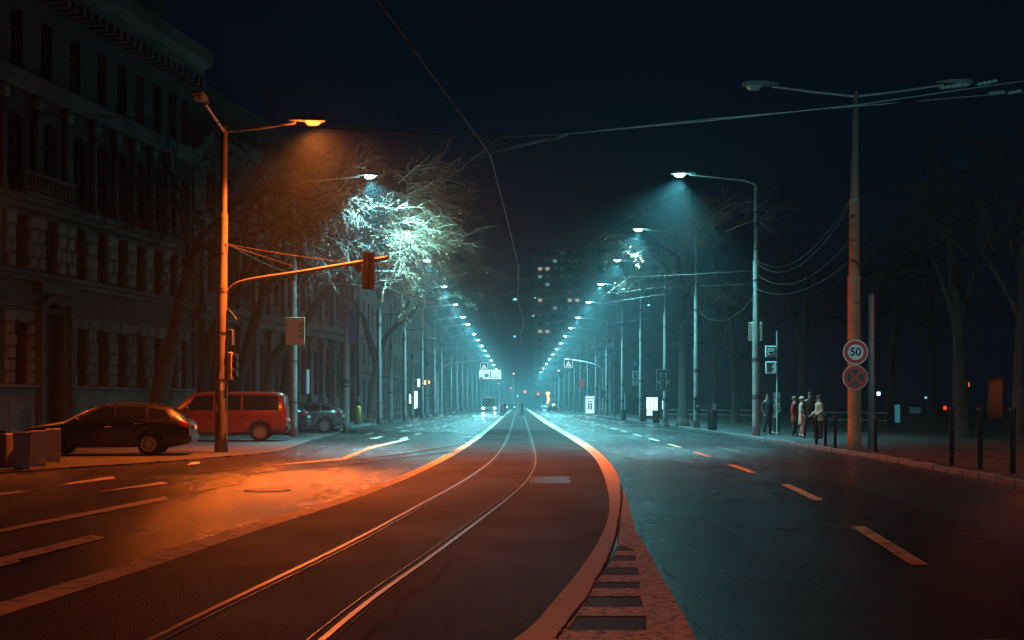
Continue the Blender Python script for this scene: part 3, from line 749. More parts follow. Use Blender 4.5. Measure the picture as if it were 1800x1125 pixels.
# low stone pavilion right of the street
C0 = (13.3, 162)
pv = thing('stone_pavilion', 'low pale stone pavilion with horizontal courses beside the lit advert case', 'building', (13.3, 163, .12))
mb = MB(); mb.bb(0,5.4,0,26,0,8.6); mb.build('wall', M['stone3'], pv)
for k in range(9):
    mb = MB(); mb.rbox(-.08,5.48,-.08,26.0,.1+.92*k,.95+.92*k,.03); mb.build('stone_course', M['stone3'], pv)
mb = MB(); mb.rbox(-.5,5.9,-.5,26.4,8.6,9.3,.06); mb.build('cornice', M['stone3'], pv)
mb = MB(); mb.bb(.2,5.2,.2,25.8,9.3,10.4); mb.build('attic', M['stone3'], pv)
hb = thing('clipped_hedge', 'dark rounded hedge in front of the low stone pavilion', 'hedge', (14.4, 140, .12))
mb = MB()
for k in range(900):
    a = R.uniform(0,6.28); e = R.uniform(0,1.5); rr = R.uniform(.8,1.05)
    c = Vector((2.4+2.6*rr*math.cos(a)*math.cos(e), 2*rr*math.sin(a)*math.cos(e), 2.1*rr*math.sin(e)))
    d1 = Vector((R.uniform(-1,1),R.uniform(-1,1),R.uniform(-1,1))).normalized()*.17; d2 = d1.orthogonal()
    mb.quad(c-d1-d2*.6, c+d1-d2*.6, c+d1+d2*.6, c-d1+d2*.6)
f_ = mb.build('foliage', M['leafdark'], hb)
mb = MB(); mb.ell((2.4,0,0),(2.3,1.7,1.8),14,7,0.0); mb.build('core', M['soil'], hb)
# right neighbour wall strip and glass shelter beside the pavilion
sh = thing('bus_shelter', 'thin-roofed dark shelter by the kerb under the blue parking sign', 'shelter', (10.9, 118, .12))
mb = MB(); mb.rbox(0,3.0,0,1.5,2.55,2.68,.03); mb.build('roof', M['darkmetal'], sh)
for x_, y_ in ((.1,.1),(2.9,.1),(.1,1.4),(2.9,1.4)):
    mb = MB(); mb.tube([(x_,y_,0),(x_,y_,2.56)],.045,8); mb.build('post', M['steelpole'], sh)
mb = MB(); mb.bb(.2,2.8,1.38,1.41,.3,2.3); mb.build('glass_panel', M['glass'], sh)
mb = MB(); mb.bb(.5,2.5,.95,1.3,.42,.48); mb.bb(.7,.78,1.0,1.2,0,.42); mb.bb(2.2,2.28,1.0,1.2,0,.42); mb.build('bench', M['darkmetal'], sh)

# far tower block
TX, TY = (940-VX)/F*420, 420.0
T = thing('tower_block', 'tall far apartment tower with stacked balcony bands and a few lit windows', 'building', (TX, TY, 0))
TW = 100/F*420; TH = HC + (VY-420)/F*420
mb = MB(); mb.bb(0,TW,0,18,0,TH-4.5); mb.build('wall', M['towerwall'], T)
mb = MB(); mb.bb(5,TW-.5,2,14,TH-4.5,TH); mb.build('roof_storey', M['towerwall'], T)
nf = 20; fh = (TH-4.5)/nf
for k in range(1, nf+1):
    mb = MB(); mb.bb(-.6 + (6 if k == nf else 0), TW+.4-(4 if k < 16 and k > 12 else 0), -1.5, -.002, k*fh-.2, k*fh+.85); mb.build('balcony', M['towerband'], T)
for k in range(0, nf):
    for i in range(7):
        x = 1.2+i*2.75; lit = None
        wz = k*fh + fh*.34 + .6
        s = {(19,0):0}.get((k,i))
        mb = MB(); mb.bb(x,x+1.5,-.12,-.003,wz,wz+1.35)
        yy = VY - (wz+.6-HC)*F/TY; xx = VX + (TX+x+.7)*F/TY
        lit = None
        for lx, ly, c in ((951,473,'winwarm'),(962,473,'winwarm'),(952,521,'winwarm'),(1000,521,'winwarm'),(1008,521,'winwarm'),(951,576,'winwarm'),(962,576,'winwarm'),(980,460,'winteal'),(962,498,'winteal'),(980,545,'winteal'),(947,490,'winteal')):
            if abs(xx-lx) < 6.6 and abs(yy-ly) < 6.7: lit = c
        mb.build('lit_window' if lit else 'window', M[lit] if lit else M['towerdim'] if R.random() < .45 else M['towerwin'], T)
# dim gabled mass right of the tower
G = thing('gabled_building', 'dim building with a sloping roofline rising behind the second right-hand lamp', 'building', ((1040-VX)/F*230, 230, 0))
gw = 9.0; 
mb = MB(); mb.prism([(0,0),(20,0),(20,45),(9,39),(0,34.5)], 'y', 0, 20); mb.build('wall', M['towerwall'], G)
mb = MB(); mb.prism([(-.6,34.2),(9,39.2),(20.4,45.2),(20.4,45.9),(9,39.9),(-.6,34.9)], 'y', -.6, 20.6); mb.build('roof', M['roof'], G)
for k in range(9):
    for i in range(5): MB().bb(1.2+i*3.6,2.8+i*3.6,-.05,-.002,4+k*3.4,5.7+k*3.4).build('window', M['towerwin'], G)

# ================================================================== TREES
def rnd_dir(rng, s=1.0): return Vector((rng.gauss(0,s), rng.gauss(0,s), rng.gauss(0,s)))
def limb(mb, pts, r0, r1, n=10, jitter=.0):
    sm = smooth_path(pts, 5); k = len(sm)
    rad = [(r0+(r1-r0)*(i/(k-1))**.8)*(1+R.uniform(-jitter,jitter)) for i in range(k)]
    mb.tube(sm, rad, n); return sm
def twigs(mb, lf, p, d, L, r, depth, rng, droop, leafp, maxd=3, stats=None):
    n = 4 if depth < maxd else 3; pts = [p]; q = Vector(p); dd = Vector(d).normalized()
    bend = rnd_dir(rng, .05)
    for i in range(n):
        dd = (dd + bend + Vector((0,0,droop)) + rnd_dir(rng,.045)).normalized(); q = q + dd*(L/n); pts.append(q.copy())
    mb.tube(pts, [r*(1-.75*i/n) for i in range(n+1)], 5 if depth == 0 else 3, caps=False)
    if depth < maxd:
        for c in range(rng.choice((3,4,5)) if depth < maxd-1 else rng.choice((3,4,6))):
            t = rng.uniform(.2,1.0); i = min(int(t*n), n-1); b = pts[i].lerp(pts[i+1], t*n-i)
            dir_ = (dd*1.0 + rnd_dir(rng,.42)).normalized()
            twigs(mb, lf, b, dir_, L*rng.uniform(.45,.75), r*.58, depth+1, rng, droop, leafp, maxd)
    if lf is not None and depth >= maxd-1:
        for k in range(1,n+1):
            if rng.random() < leafp:
                c = pts[k]; a = rnd_dir(rng).normalized()*rng.uniform(.03,.058); b = a.orthogonal().normalized()*a.length*.7
                lf.quad(c-a, c+b, c+a*1.1, c-b)
def tree(name, label, limbs, seeds, twm, lfm, group=None, leafp=.3):
    base = limbs[0][0][0]
    t = thing(name, label, 'tree', tuple(base), 0, group); off = Vector(base)
    mb = MB()
    for i,(pts, r0, r1) in enumerate(limbs):
        pp = [Vector(p)-off for p in pts]
        if i == 0: mb.tube([pp[0]+Vector((0,0,-.1)), pp[0]+Vector((0,0,.12)), pp[0]+(pp[1]-pp[0])*.12], [r0*1.5, r0*1.2, r0*1.02], 12)
        limb(mb, pp, r0, r1, 12 if r0 > .2 else 7, .05)
    mb.build('trunk', M['bark'], t, True)
    tw = MB(); lf = MB()
    for (p, d, L, r, dep, droop, n, spread, lp) in seeds:
        for k in range(n):
            q = Vector(p) - off + rnd_dir(R, spread); twigs(tw, lf, q, Vector(d)+rnd_dir(R,.45), L*R.uniform(.7,1.15), r, 0, R, droop, lp, dep)
    tw.build('crown', twm, t)
    if lf.f: tag(lf.build('leaves', lfm, t), kind='stuff')
    return t
def A_(px, py, y): return tuple(at(px, py, y))
# leaning plane trees on the left, from near to far
tree('plane_tree', 'thick dark tree trunk leaning right between the estate car and the red van', [
    ([A_(272,752,51),A_(283,680,51),A_(306,590,51),A_(330,490,50.5),A_(352,420,50)], .46, .22), ([A_(330,490,50.5),A_(330,420,50.5),A_(310,350,50)], .18, .07),
    ([A_(352,420,50),A_(400,370,49),A_(450,340,48)], .17, .06), ([A_(345,440,50),A_(420,420,49.5),A_(500,390,49)], .12, .05)],
    [(A_(310,370,50),(-.3,0,.5),2.6,.05,3,-.03,9,.55,.16), (A_(380,390,49.5),(.3,-.2,.5),2.6,.05,3,-.03,10,.7,.2), (A_(450,345,48),(.6,0,.3),2.6,.05,3,-.03,10,.6,.25), (A_(500,390,49),(.6,0,.1),2.4,.045,3,-.05,10,.6,.3)], M['twigdark'], M['leafdark'])
tree('plane_tree', 'dark tree trunk bending right just behind the red van cab', [
    ([A_(352,757,56),A_(356,690,56),A_(372,590,56),A_(410,530,56),A_(440,480,55)], .36, .2), ([A_(440,480,55),A_(490,420,53),A_(545,370,52)], .19, .06), ([A_(425,505,55.5),A_(430,430,55),A_(410,360,54)], .14, .05)],
    [(A_(480,430,53),(.4,0,.5),2.6,.05,3,-.03,9,.6,.25), (A_(545,370,52),(.7,-.2,.3),2.6,.05,3,-.04,14,.7,.35), (A_(415,370,54),(0,0,.6),2.5,.05,3,-.03,8,.6,.2)], M['twigdark'], M['leafdark'])
tree('plane_tree', 'slanted tree trunk rising over the rear of the red van roof', [
    ([A_(408,752,60),A_(416,690,60),A_(440,590,60),A_(470,510,59),A_(500,470,58)], .36, .2), ([A_(500,470,58),A_(570,420,55),A_(620,380,53),A_(655,352,52)], .19, .07), ([A_(480,495,59),A_(540,470,57),A_(600,440,55)], .14, .05)],
    [(A_(570,415,55),(.5,-.2,.5),2.6,.05,3,-.03,14,.7,.35), (A_(600,440,55),(.8,-.2,.1),2.4,.05,3,-.04,12,.6,.3)], M['twigdark'], M['leafdark'])
lit = [([A_(462,750,62),A_(468,690,62),A_(480,630,62),A_(520,590,61.5),A_(560,530,60),A_(605,480,57)], .34, .2), ([A_(605,480,57),A_(640,430,55.5),A_(672,385,53.5)], .18, .08), ([A_(600,485,57),A_(660,460,56),A_(720,440,54)], .13, .05), ([A_(640,430,55.5),A_(650,375,54),A_(700,345,53)], .1, .04), ([A_(585,500,58.5),A_(640,500,56),A_(700,490,54)], .11, .04)]
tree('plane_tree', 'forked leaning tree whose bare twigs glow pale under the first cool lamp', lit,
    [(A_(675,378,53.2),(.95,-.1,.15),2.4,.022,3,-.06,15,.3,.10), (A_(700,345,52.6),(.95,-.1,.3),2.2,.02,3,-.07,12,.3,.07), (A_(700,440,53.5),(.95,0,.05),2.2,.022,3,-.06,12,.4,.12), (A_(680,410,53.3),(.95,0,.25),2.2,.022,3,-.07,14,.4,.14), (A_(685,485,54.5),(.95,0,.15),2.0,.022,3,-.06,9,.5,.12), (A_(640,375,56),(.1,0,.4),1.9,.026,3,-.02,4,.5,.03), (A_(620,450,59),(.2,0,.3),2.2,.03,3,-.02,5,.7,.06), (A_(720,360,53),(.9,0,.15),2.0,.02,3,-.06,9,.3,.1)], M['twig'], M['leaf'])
tree('plane_tree', 'dark straight tree trunk behind the orange sign pole', [
    ([A_(492,748,68),A_(500,690,68),A_(512,610,68),A_(518,520,68),A_(530,450,67)], .38, .2), ([A_(518,520,68),A_(560,460,67),A_(600,420,66)], .15, .05)],
    [(A_(530,450,67),(.2,0,.8),3.0,.06,3,-.02,9,.8,.2), (A_(600,420,66),(.5,0,.5),2.8,.05,3,-.03,9,.8,.2)], M['twigdark'], M['leafdark'])
tree('plane_tree', 'dark forked tree by the pavement railings left of the street', [
    ([A_(652,742,86),A_(656,690,86),A_(662,640,86),A_(650,600,86),A_(640,560,86)], .42, .2), ([A_(662,640,86),A_(680,590,85.5),A_(715,560,85),A_(740,530,85)], .24, .1), ([A_(690,580,85.5),A_(720,530,85),A_(760,490,84)], .17, .06), ([A_(640,560,86),A_(620,520,86),A_(640,480,86)], .15, .06), ([A_(735,535,85),A_(765,510,84),A_(800,495,83)], .1, .04)],
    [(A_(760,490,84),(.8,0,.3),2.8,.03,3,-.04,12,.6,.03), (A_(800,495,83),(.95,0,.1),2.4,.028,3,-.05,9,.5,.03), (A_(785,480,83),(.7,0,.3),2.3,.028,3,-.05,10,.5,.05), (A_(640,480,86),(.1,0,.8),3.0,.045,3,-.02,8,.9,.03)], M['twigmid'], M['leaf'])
# trees right of the street
tree('street_tree', 'straight brown tree trunk by the kerb between two concrete poles on the right', [
    ([A_(1200,747,72),A_(1200,640,72),A_(1199,520,72),A_(1190,450,72)], .33, .16), ([A_(1199,520,72),A_(1170,470,71),A_(1140,440,69)], .14, .05), ([A_(1198,540,72),A_(1230,470,72.5),A_(1250,410,73)], .14, .05), ([A_(1190,450,72),A_(1160,432,71),A_(1126,428,67.5)], .09, .03)],
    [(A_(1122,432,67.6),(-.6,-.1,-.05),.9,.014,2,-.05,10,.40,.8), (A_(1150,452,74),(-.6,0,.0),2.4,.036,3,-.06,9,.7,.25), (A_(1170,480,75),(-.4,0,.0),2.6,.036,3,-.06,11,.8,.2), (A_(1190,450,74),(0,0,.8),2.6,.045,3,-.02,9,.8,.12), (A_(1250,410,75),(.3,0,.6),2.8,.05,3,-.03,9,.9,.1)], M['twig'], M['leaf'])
rt = thing
def park_tree(px, base, y, wpx, h, lean, label):
    b = at(px, base, y); b.z = .12; r0 = wpx/2*y/F; top = b + Vector((lean, 0, h)); mid = b + Vector((lean*.3, 0, h*.5))
    l2 = mid + Vector((R.uniform(-2,-1), R.uniform(-1,1), h*.35)); l3 = mid + Vector((R.uniform(1,2), R.uniform(-1,1), h*.38))
    tree('park_tree', label, [([tuple(b), tuple(b+Vector((lean*.1,0,h*.25))), tuple(mid), tuple(top)], r0, r0*.4), ([tuple(mid), tuple(mid.lerp(l2,.5)+Vector((0,0,.3))), tuple(l2)], r0*.45, r0*.15), ([tuple(mid), tuple(mid.lerp(l3,.5)+Vector((0,0,.3))), tuple(l3)], r0*.45, r0*.15)],
        [(tuple(top),(0,0,.8),2.8,.05,3,-.01,9,.9,.06), (tuple(l2),(-.5,0,.5),2.6,.05,3,-.02,8,.8,.06), (tuple(l3),(.5,0,.5),2.6,.05,3,-.02,8,.8,.06)], M['twigdark'], M['leafdark'])
park_tree(1410, 742, 75, 24, 10, .4, 'dark park tree behind the people at the bus stop')
park_tree(1293, 735, 84, 17, 8, -.3, 'slim park tree just left of the tallest concrete lamp pole with the backed board')
park_tree(1255, 733, 100, 12, 8, .3, 'slim park tree behind the row of low bins')
park_tree(1565, 744, 70, 16, 9, .5, 'park tree right of the speed limit sign, near the pale glowing panel')
park_tree(1690, 760, 48, 34, 9, -.5, 'wide dark park trunk in front of the glowing orange wall')
park_tree(1790, 768, 42, 26, 9, .3, 'dark park trunk at the right end beside the last bollards')
park_tree(1640, 742, 78, 22, 9, -.2, 'dark park trunk behind the red rear light')

# ================================================================== STREET LAMPS AND POLES
def concrete_pole(root, h, r0, steps=((.42,.86),(.70,.62)), m=None, bands=True):
    m = m or M['conc']
    mb = MB(); pts = []; rad = []
    z1, k1 = steps[0]; z2, k2 = steps[1]
    pts = [(0,0,-.05),(0,0,.5),(0,0,h*z1-.05),(0,0,h*z1+.06),(0,0,h*z2-.05),(0,0,h*z2+.06),(0,0,h)]
    rad = [r0*1.08, r0, r0*.96, r0*k1, r0*k1*.97, r0*k2, r0*k2*.8]
    mb.tube(pts, rad, 16); p = mb.build('pole', m, root, True)
    if bands:
        for z in [R.uniform(1.2,h*.4) for _ in range(2)] + [R.uniform(h*.5,h*.75) for _ in range(2)] + [R.uniform(h*.78,h*.95) for _ in range(2)]:
            rr = (r0 if z < h*z1 else r0*k1 if z < h*z2 else r0*k2)
            b = MB(); b.tube([(0,0,z),(0,0,z+R.uniform(.04,.22))], rr*1.05, 14); b.build('band', M['stickers'], p)
    return p
def lamp_head(root, pos, yaw, lens_m, light=None, watts=0, tilt=0.0, fwd=0.0):
    x, y, z = pos
    mb = MB(); ca, sa = math.cos(yaw), math.sin(yaw)
    def T_(a, b, c): return (x + a*ca - b*sa, y + a*sa + b*ca, z + c)
    prof = [(-.45,.07,.03,.05),(-.1,.13,.02,.10),(.25,.16,.0,.13),(.55,.14,.0,.11),(.66,.06,.02,.06)]
    mb.loft([[T_(a,-w_,lo),T_(a,w_,lo),T_(a,w_*.9,lo+h_),T_(a,0,lo+h_*1.35),T_(a,-w_*.9,lo+h_)] for a,w_,lo,h_ in prof])
    hd = mb.build('lamp_head', M['grey'], root)
    mb = MB(); prof = [(.06,.09,-.03),(.14,.13,-.10),(.40,.13,-.10),(.52,.08,-.03)]
    mb.loft([[T_(a,-w_,lo),T_(a,w_,lo),T_(a,w_,.015),T_(a,-w_,.015)] for a,w_,lo in prof])
    mb.build('lens', lens_m, hd)
    if light:
        spot(hd, T_(.3,0,-.16), light, watts, 148 if light is SODIUM else 126, 1.0, .12, (fwd, tilt, 0))
        l = bpy.data.lights.new('lens_glow', 'POINT'); l.color = light; l.energy = watts*(.010 if light is SODIUM else .006); l.shadow_soft_size = .14
        g_ = bpy.data.objects.new('lens_glow', l); col.objects.link(g_); g_.parent = hd; g_.location = T_(.3,0,-.30)
    return hd
def street_lamp(x, y, side, h, label, reach=3.4, r=.17, group=None):
    t = thing('street_lamp', label, 'street lamp', (x, y, .12), 0, group)
    concrete_pole(t, h-.5, r)
    s = -side; mb = MB()
    mb.tube([(0,0,h-.7),(s*.05,0,h-.45),(s*.5,0,h-.28),(s*(reach-.5),0,h-.02)], [.05,.05,.045,.035], 8); mb.build('arm', M['steelpole'], t)
    lamp_head(t, (s*(reach-.35),0,h), 0 if s > 0 else math.pi, M['teal'], TEAL, TEAL_W, math.radians(13*side))
    return t
GL, GR = 'cool white street lamps along the left kerb', 'cool white street lamps along the right kerb'
right_y = [49.6, 65.3, 79.2, 95.0, 111.9, 132.0, 150.0, 168, 188, 208, 230, 255, 285, 320, 360]
left_y = [50.0, 79.4, 97.0, 114.5, 131, 143, 163, 178, 196, 214, 236, 262, 292, 326, 364]
lbl_r = ['nearest cool lamp on the right kerb, with a brown board backed onto its pole', 'second cool lamp along the right kerb, above the yellow lit leaves', 'third cool lamp along the right kerb, its pole carrying the lane arrow sign', 'fourth cool lamp along the right kerb, its pole carrying the blue parking sign']
lbl_l = ['nearest cool lamp on the left kerb, its pole carrying the orange lettered board', 'second cool lamp along the left kerb, beside the forked tree and railings']
rl_, ll_ = [], []
first = street_lamp(10.35, right_y[0], 1, 11.4, lbl_r[0], group=GR); rl_.append(first)
for i, y in enumerate(right_y[1:], 1):
    rl_.append(dup(first, (10.2, y, .12), lbl_r[i] if i < 4 else '%s cool lamp counted along the right kerb from the near end' % ORD[i]))
firstl = street_lamp(-9.9, left_y[0], -1, 11.4, lbl_l[0], group=GL); ll_.append(firstl)
for i, y in enumerate(left_y[1:], 1):
    ll_.append(dup(firstl, (-9.75, y, .12), lbl_l[i] if i < 2 else '%s cool lamp counted along the left kerb from the near end' % ORD[i]))

# the far lamps flare more into the haze: their own glow strength
far_glow = bpy.data.lights.new('lens_glow', 'POINT'); far_glow.color = TEAL; far_glow.energy = TEAL_W*.022; far_glow.shadow_soft_size = .14
for lp in rl_[3:] + ll_[2:]:
    for c_l in lp.children_recursive:
        if c_l.type == 'LIGHT' and c_l.data.type == 'POINT': c_l.data = far_glow
# plain concrete catenary poles between the lamps
pole0 = thing('catenary_pole', 'plain concrete pole right of the grey hatchback, with a small blue plate', 'pole', (-8.9, 58.7, .12), 0, 'concrete wire poles along the street')
concrete_pole(pole0, 8.6, .16)
mb = MB(); mb.bb(.14,.52,-.03,.0,4.6,6.3); mb.build('plate', M['signblue'], pole0)
mb = MB(); mb.tube([(.2,0,5.4),(-.1,0,5.4)],.03,6); mb.build('bracket', M['darkmetal'], pole0)
pp = thing('catenary_pole', 'thin concrete pole in front of the stone pavilion', 'pole', (10.4, 124, .12), 0, 'concrete wire poles along the street')
concrete_pole(pp, 9.2, .15)
mb = MB(); mb.tube([(-1.3,0,8.3),(.9,0,8.3)],.04,6); mb.build('cross_arm', M['darkmetal'], pp)
spots_ = [(10.3,143,'thin concrete pole beyond the pavilion on the right, fifth lamp side'),(10.3,159,'thin concrete pole on the right just before the far fronts begin'),(10.3,178,'thin concrete pole at the start of the far right front'),(10.2,199,'thin distant pole along the far right front'),(-9.9,88,'thin concrete pole on the left, just past the railings'),(-9.9,106,'thin concrete pole on the left, second past the railings'),(-9.9,123,'thin concrete pole on the left, third past the railings'),(-10.0,138,'thin concrete pole on the left beside the white bollard lights'),(-10.0,155,'thin distant pole on the left beside the bus'),(-10.0,186,'thinnest distant pole on the left behind the bus')]
for x, y, lb in spots_:
    c = dup(pp, (x, y, .12), lb)

# sodium lamp with two heads and the signal arm on the left
S = thing('double_street_lamp', 'concrete pole with one glowing orange lamp head and one dead, by the red van', 'street lamp', (-9.05, 34.6, .03))
mb = MB(); mb.tube([(0,0,-.05),(0,0,.5),(.03,0,4.9),(.035,0,5.0),(.06,0,7.2),(.065,0,7.3),(.09,0,9.9)], [.205,.19,.175,.145,.14,.11,.095], 18); mb.build('pole', M['conc'], S, True)
sp = S.children[0]
for z, rr, hh in ((4.86,.185,.14),(7.12,.15,.12),(3.6,.186,.05),(2.2,.19,.04),(6.0,.15,.05),(6.6,.147,.04)):
    b = MB(); b.tube([(.03,0,z),(.03,0,z+hh)], rr, 16); b.build('band', M['conc'] if hh > .1 else M['stickers'], sp)
for k in range(9):                                        # torn poster scraps on the lower pole
    a = -1.57 + R.uniform(-.9,.9); z = R.uniform(.2,3.6); b = MB(); rr = .196
    b.quad(*[(rr*math.cos(a+da), rr*math.sin(a+da), z+dz) for da,dz in ((0,0),(.35,.02),(.32,.26),(.02,.22))]); b.build('poster_scrap', M['stickers'] if k % 3 else M['signwhite'], sp)
mb = MB(); mb.tube([(.09,0,9.75),(1.2,0,9.86),(2.25,0,10.02)],[.05,.045,.04],8); mb.build('arm', M['steelpole'], S)
lamp_head(S, (2.5,0,10.06), 0, M['sodium'], SODIUM, SODIUM_W, math.radians(-13), math.radians(-3))
mb = MB(); mb.tube([(.08,0,9.75),(.1,-.9,9.85),(.12,-2.2,10.0)],[.05,.045,.04],8); mb.build('arm', M['steelpole'], S)
lamp_head(S, (.12,-2.5,10.04), -math.pi/2, M['deadlens'])
mb = MB(); mb.tube(smooth_path([(.12,0,4.7),(.28,0,4.98),(.75,0,5.22),(2.4,0,5.48),(4.2,0,5.78),(5.1,0,5.93)],4), .055, 10); mb.build('signal_arm', M['armgrey'], S, True)
sg = thing('traffic_signal', 'signal seen from behind with orange lit back plate, hung on the arm above the road', 'traffic light', tuple(at(648,476,34.55)))
mb = MB(); mb.rbox(-.185,.185,-.03,.0,-.56,.56,.03); mb.build('back_plate', M['signalback'], sg)
mb = MB(); mb.rbox(-.13,.13,.01,.22,-.50,.50,.03); mb.build('signal_box', M['black'], sg)
for z in (-.32,0,.32):
    mb = MB(); mb.tube([(0,.23,z),(0,.42,z)],[.11,.12],12); mb.build('visor', M['black'], sg)
mb = MB(); mb.tube([(0,-.06,-.52),(0,-.07,0),(0,-.06,.52)],.018,6); mb.tube([(-.03,-.05,.1),(-.05,-.06,-.2),(.02,-.05,-.4)],.012,5); mb.build('cable', M['black'], sg)
tg = thing('arm_plate', 'triangular orange plate hung on the signal arm left of the signal', 'sign', tuple(at(628,467,34.5)))
mb = MB(); mb.prism([(-.14,-.0),(.14,.16),(.14,-.2),(.02,-.22)], 'y', -.015, .015); mb.build('plate', M['signorange'], tg)
pd = thing('pedestrian_signal', 'small signal box fixed to the right side of the orange lit lamp pole', 'traffic light', tuple(at(406,643,34.6)))
mb = MB(); mb.rbox(-.1,.06,-.13,.13,-.42,.42,.03); mb.build('signal_box', M['signalback'], pd)
for z in (-.24,.02,.26):
    mb = MB(); mb.tube([(.06,0,z),(.2,0,z+.01)],[.10,.11],12); mb.build('visor', M['black'], pd)
mb = MB(); mb.rbox(-.05,.08,-.12,.12,.62,1.1,.02); mb.build('control_box', M['grey'], pd)
mb = MB(); mb.prism([(-.08,1.75),(.16,1.45),(.16,1.40),(-.08,1.68)], 'y', -.1,.1); mb.build('bracket', M['grey'], pd)

# lettered board on the first left lamp pole
bd = thing('lettered_board', 'orange lit board with a vertical letter column on the first left cool lamp pole', 'sign', tuple(at(519,582,49.6)))
mb = MB(); mb.rbox(-.42,.42,-.02,.02,-.6,.6,.015); mb.build('board', M['signorange'], bd)
mb = MB(); mb.bb(.10,.26,-.028,-.022,-.38,.36); mb.bb(.29,.39,-.028,-.022,-.38,.46)
mb.build('letter_column', M['signorange'], bd)
for z, ch in ((.24,'B'),(0,'H'),(-.24,'B')): text(ch, .22, 'letter', M['signblack'], bd, (.19,-.032,z), (math.pi/2,0,0))
mb = MB()
for k in range(9): mb.bb(.29,.39,-.034,-.029,-.33+k*.085,-.29+k*.085)
mb.build('fine_print', M['signblack'], bd)

# right near pole with two dead heads
N_ = thing('double_street_lamp', 'tall concrete pole with two unlit lamp heads carrying the speed limit sign', 'street lamp', (10.18, 34.5, .12))
mb = MB(); mb.tube([(0,0,-.05),(0,0,.4),(-.02,0,5.15),(-.01,0,5.28),(0,0,7.5),(.0,0,7.62),(.04,0,10.85)], [.205,.20,.185,.155,.15,.118,.075], 18); mb.build('pole', M['concbrown'], N_, True)
np_ = N_.children[0]
for z, rr, hh in ((5.1,.193,.15),(7.45,.16,.13),(6.3,.157,.05),(6.75,.155,.04),(7.0,.154,.12),(4.4,.19,.05),(3.1,.193,.04)):
    b = MB(); b.tube([(-.01,0,z),(-.01,0,z+hh)], rr, 16); b.build('band', M['conc'] if hh > .125 else M['stickers'], np_)
b = MB(); b.tube([(-.16,-.13,5.75),(.0,-.2,5.65),(.16,-.13,5.5)],.03,6); b.build('strap', M['stickers'], np_)
mb = MB(); mb.tube([(.03,0,10.7),(-1.2,0,10.83),(-2.5,0,11.0)],[.04,.038,.032],8); mb.build('arm', M['steelpole'], N_)
lamp_head(N_, (-2.75,0,11.02), math.pi, M['deadlens'])
mb = MB(); mb.tube([(.04,0,10.7),(1.4,0,10.86),(2.7,0,11.05)],[.04,.038,.032],8); mb.build('arm', M['steelpole'], N_)
lamp_head(N_, (2.95,0,11.07), 0, M['deadlens'])
n2 = thing('slim_pole', 'slimmer shorter pole standing right behind the speed limit pole', 'pole', (10.72, 34.6, .12))
mb = MB(); mb.tube([(0,0,-.05),(0,0,4.7)],[.105,.085],14); mb.build('pole', M['conc'], n2, True)
mb = MB(); mb.tube([(0,0,4.7),(0,0,4.78)],[.095,.05],14); mb.build('cap', M['darkmetal'], n2)

def round_sign(name, label, pos, r):
    t = thing(name, label, 'sign', tuple(pos))
    mb = MB(); mb.disc((0,0), r, 'y', .0, .02, 36); mb.build('plate', M['signwhite'], t)
    mb = MB(); mb.tube([(0,.02,-r*.5),(0,.02,r*.5)],.02,6); mb.build('bracket', M['darkmetal'], t)
    return t
s50 = round_sign('speed_sign', 'round red rimmed white sign reading 50, upper of the two discs', at(1504,619,34.22), .375)
mb = MB(); mb.annulus((0,0), .235, .345, 'y', -.006, -.001, 40); mb.build('red_ring', M['signred'], s50)
text('50', .34, 'numeral', M['signblack'], s50, (.0,-.008,.0), (math.pi/2,0,0), offset=.008)
sns = round_sign('no_stopping_sign', 'round blue disc with red cross and rim, below the 50 sign', at(1503.5,663.5,34.22), .375)
mb = MB(); mb.disc((0,0), .29, 'y', -.004, -.001, 36); mb.build('blue_face', M['signgreen'], sns)
mb = MB(); mb.annulus((0,0), .255, .36, 'y', -.008, -.003, 40)
mb.build('red_ring', M['signred'], sns)
mb = MB()
for a in (math.pi/4, -math.pi/4):
    ca, sa = math.cos(a), math.sin(a); l, h_ = .27, .045
    mb.prism([(-l*ca+h_*sa,-l*sa-h_*ca),(l*ca+h_*sa,l*sa-h_*ca),(l*ca-h_*sa,l*sa+h_*ca),(-l*ca-h_*sa,-l*sa+h_*ca)], 'y', -.0065-(.001 if a > 0 else 0), -.0035)
mb.build('red_cross', M['signred'], sns)

bb_ = thing('backed_board', 'brown board seen from behind on the nearest right cool lamp pole', 'sign', tuple(at(1328,583,49.9)))
mb = MB(); mb.rbox(-.28,.28,-.03,.03,-.40,.40,.02); mb.build('board', M['signorange'], bb_)
mb = MB(); mb.bb(-.30,-.26,-.04,.04,-.42,.42); mb.bb(.26,.30,-.04,.04,-.42,.42); mb.build('edge_frame', M['grey'], bb_)

# bus stop flag
bs = thing('bus_stop_sign', 'bus stop post with a framed bus symbol above a pale timetable', 'sign', (at(1355,765,50.5).x, 50.5, .12))
mb = MB(); mb.tube([(.28,.03,0),(.28,.03,4.6)],.035,8); mb.build('post', M['steelpole'], bs)
z1 = at(1355,618,50.5).z-.12
mb = MB(); mb.rbox(-.25,.25,-.02,.01,z1-.25,z1+.25,.01); fl = mb.build('flag', M['signwhite'], bs)
mb = MB(); mb.bb(-.2,.2,-.028,-.021,z1-.2,z1+.2); mb.build('dark_square', M['signblack'], fl)
mb = MB(); mb.bb(-.15,.15,-.034,-.029,z1-.15,z1+.15); mb.build('white_square', M['signwhite'], fl)
mb = MB(); mb.prism([(-.1,z1-.08),(.1,z1-.08),(.1,z1+.06),(.07,z1+.09),(-.07,z1+.09),(-.1,z1+.06)], 'y', -.040, -.035); mb.build('bus_symbol', M['signblack'], fl)
mb = MB(); mb.bb(-.07,.07,-.045,-.041,z1-.01,z1+.06); mb.build('bus_window', M['signwhite'], fl)
z2 = at(1355,646,50.5).z-.12
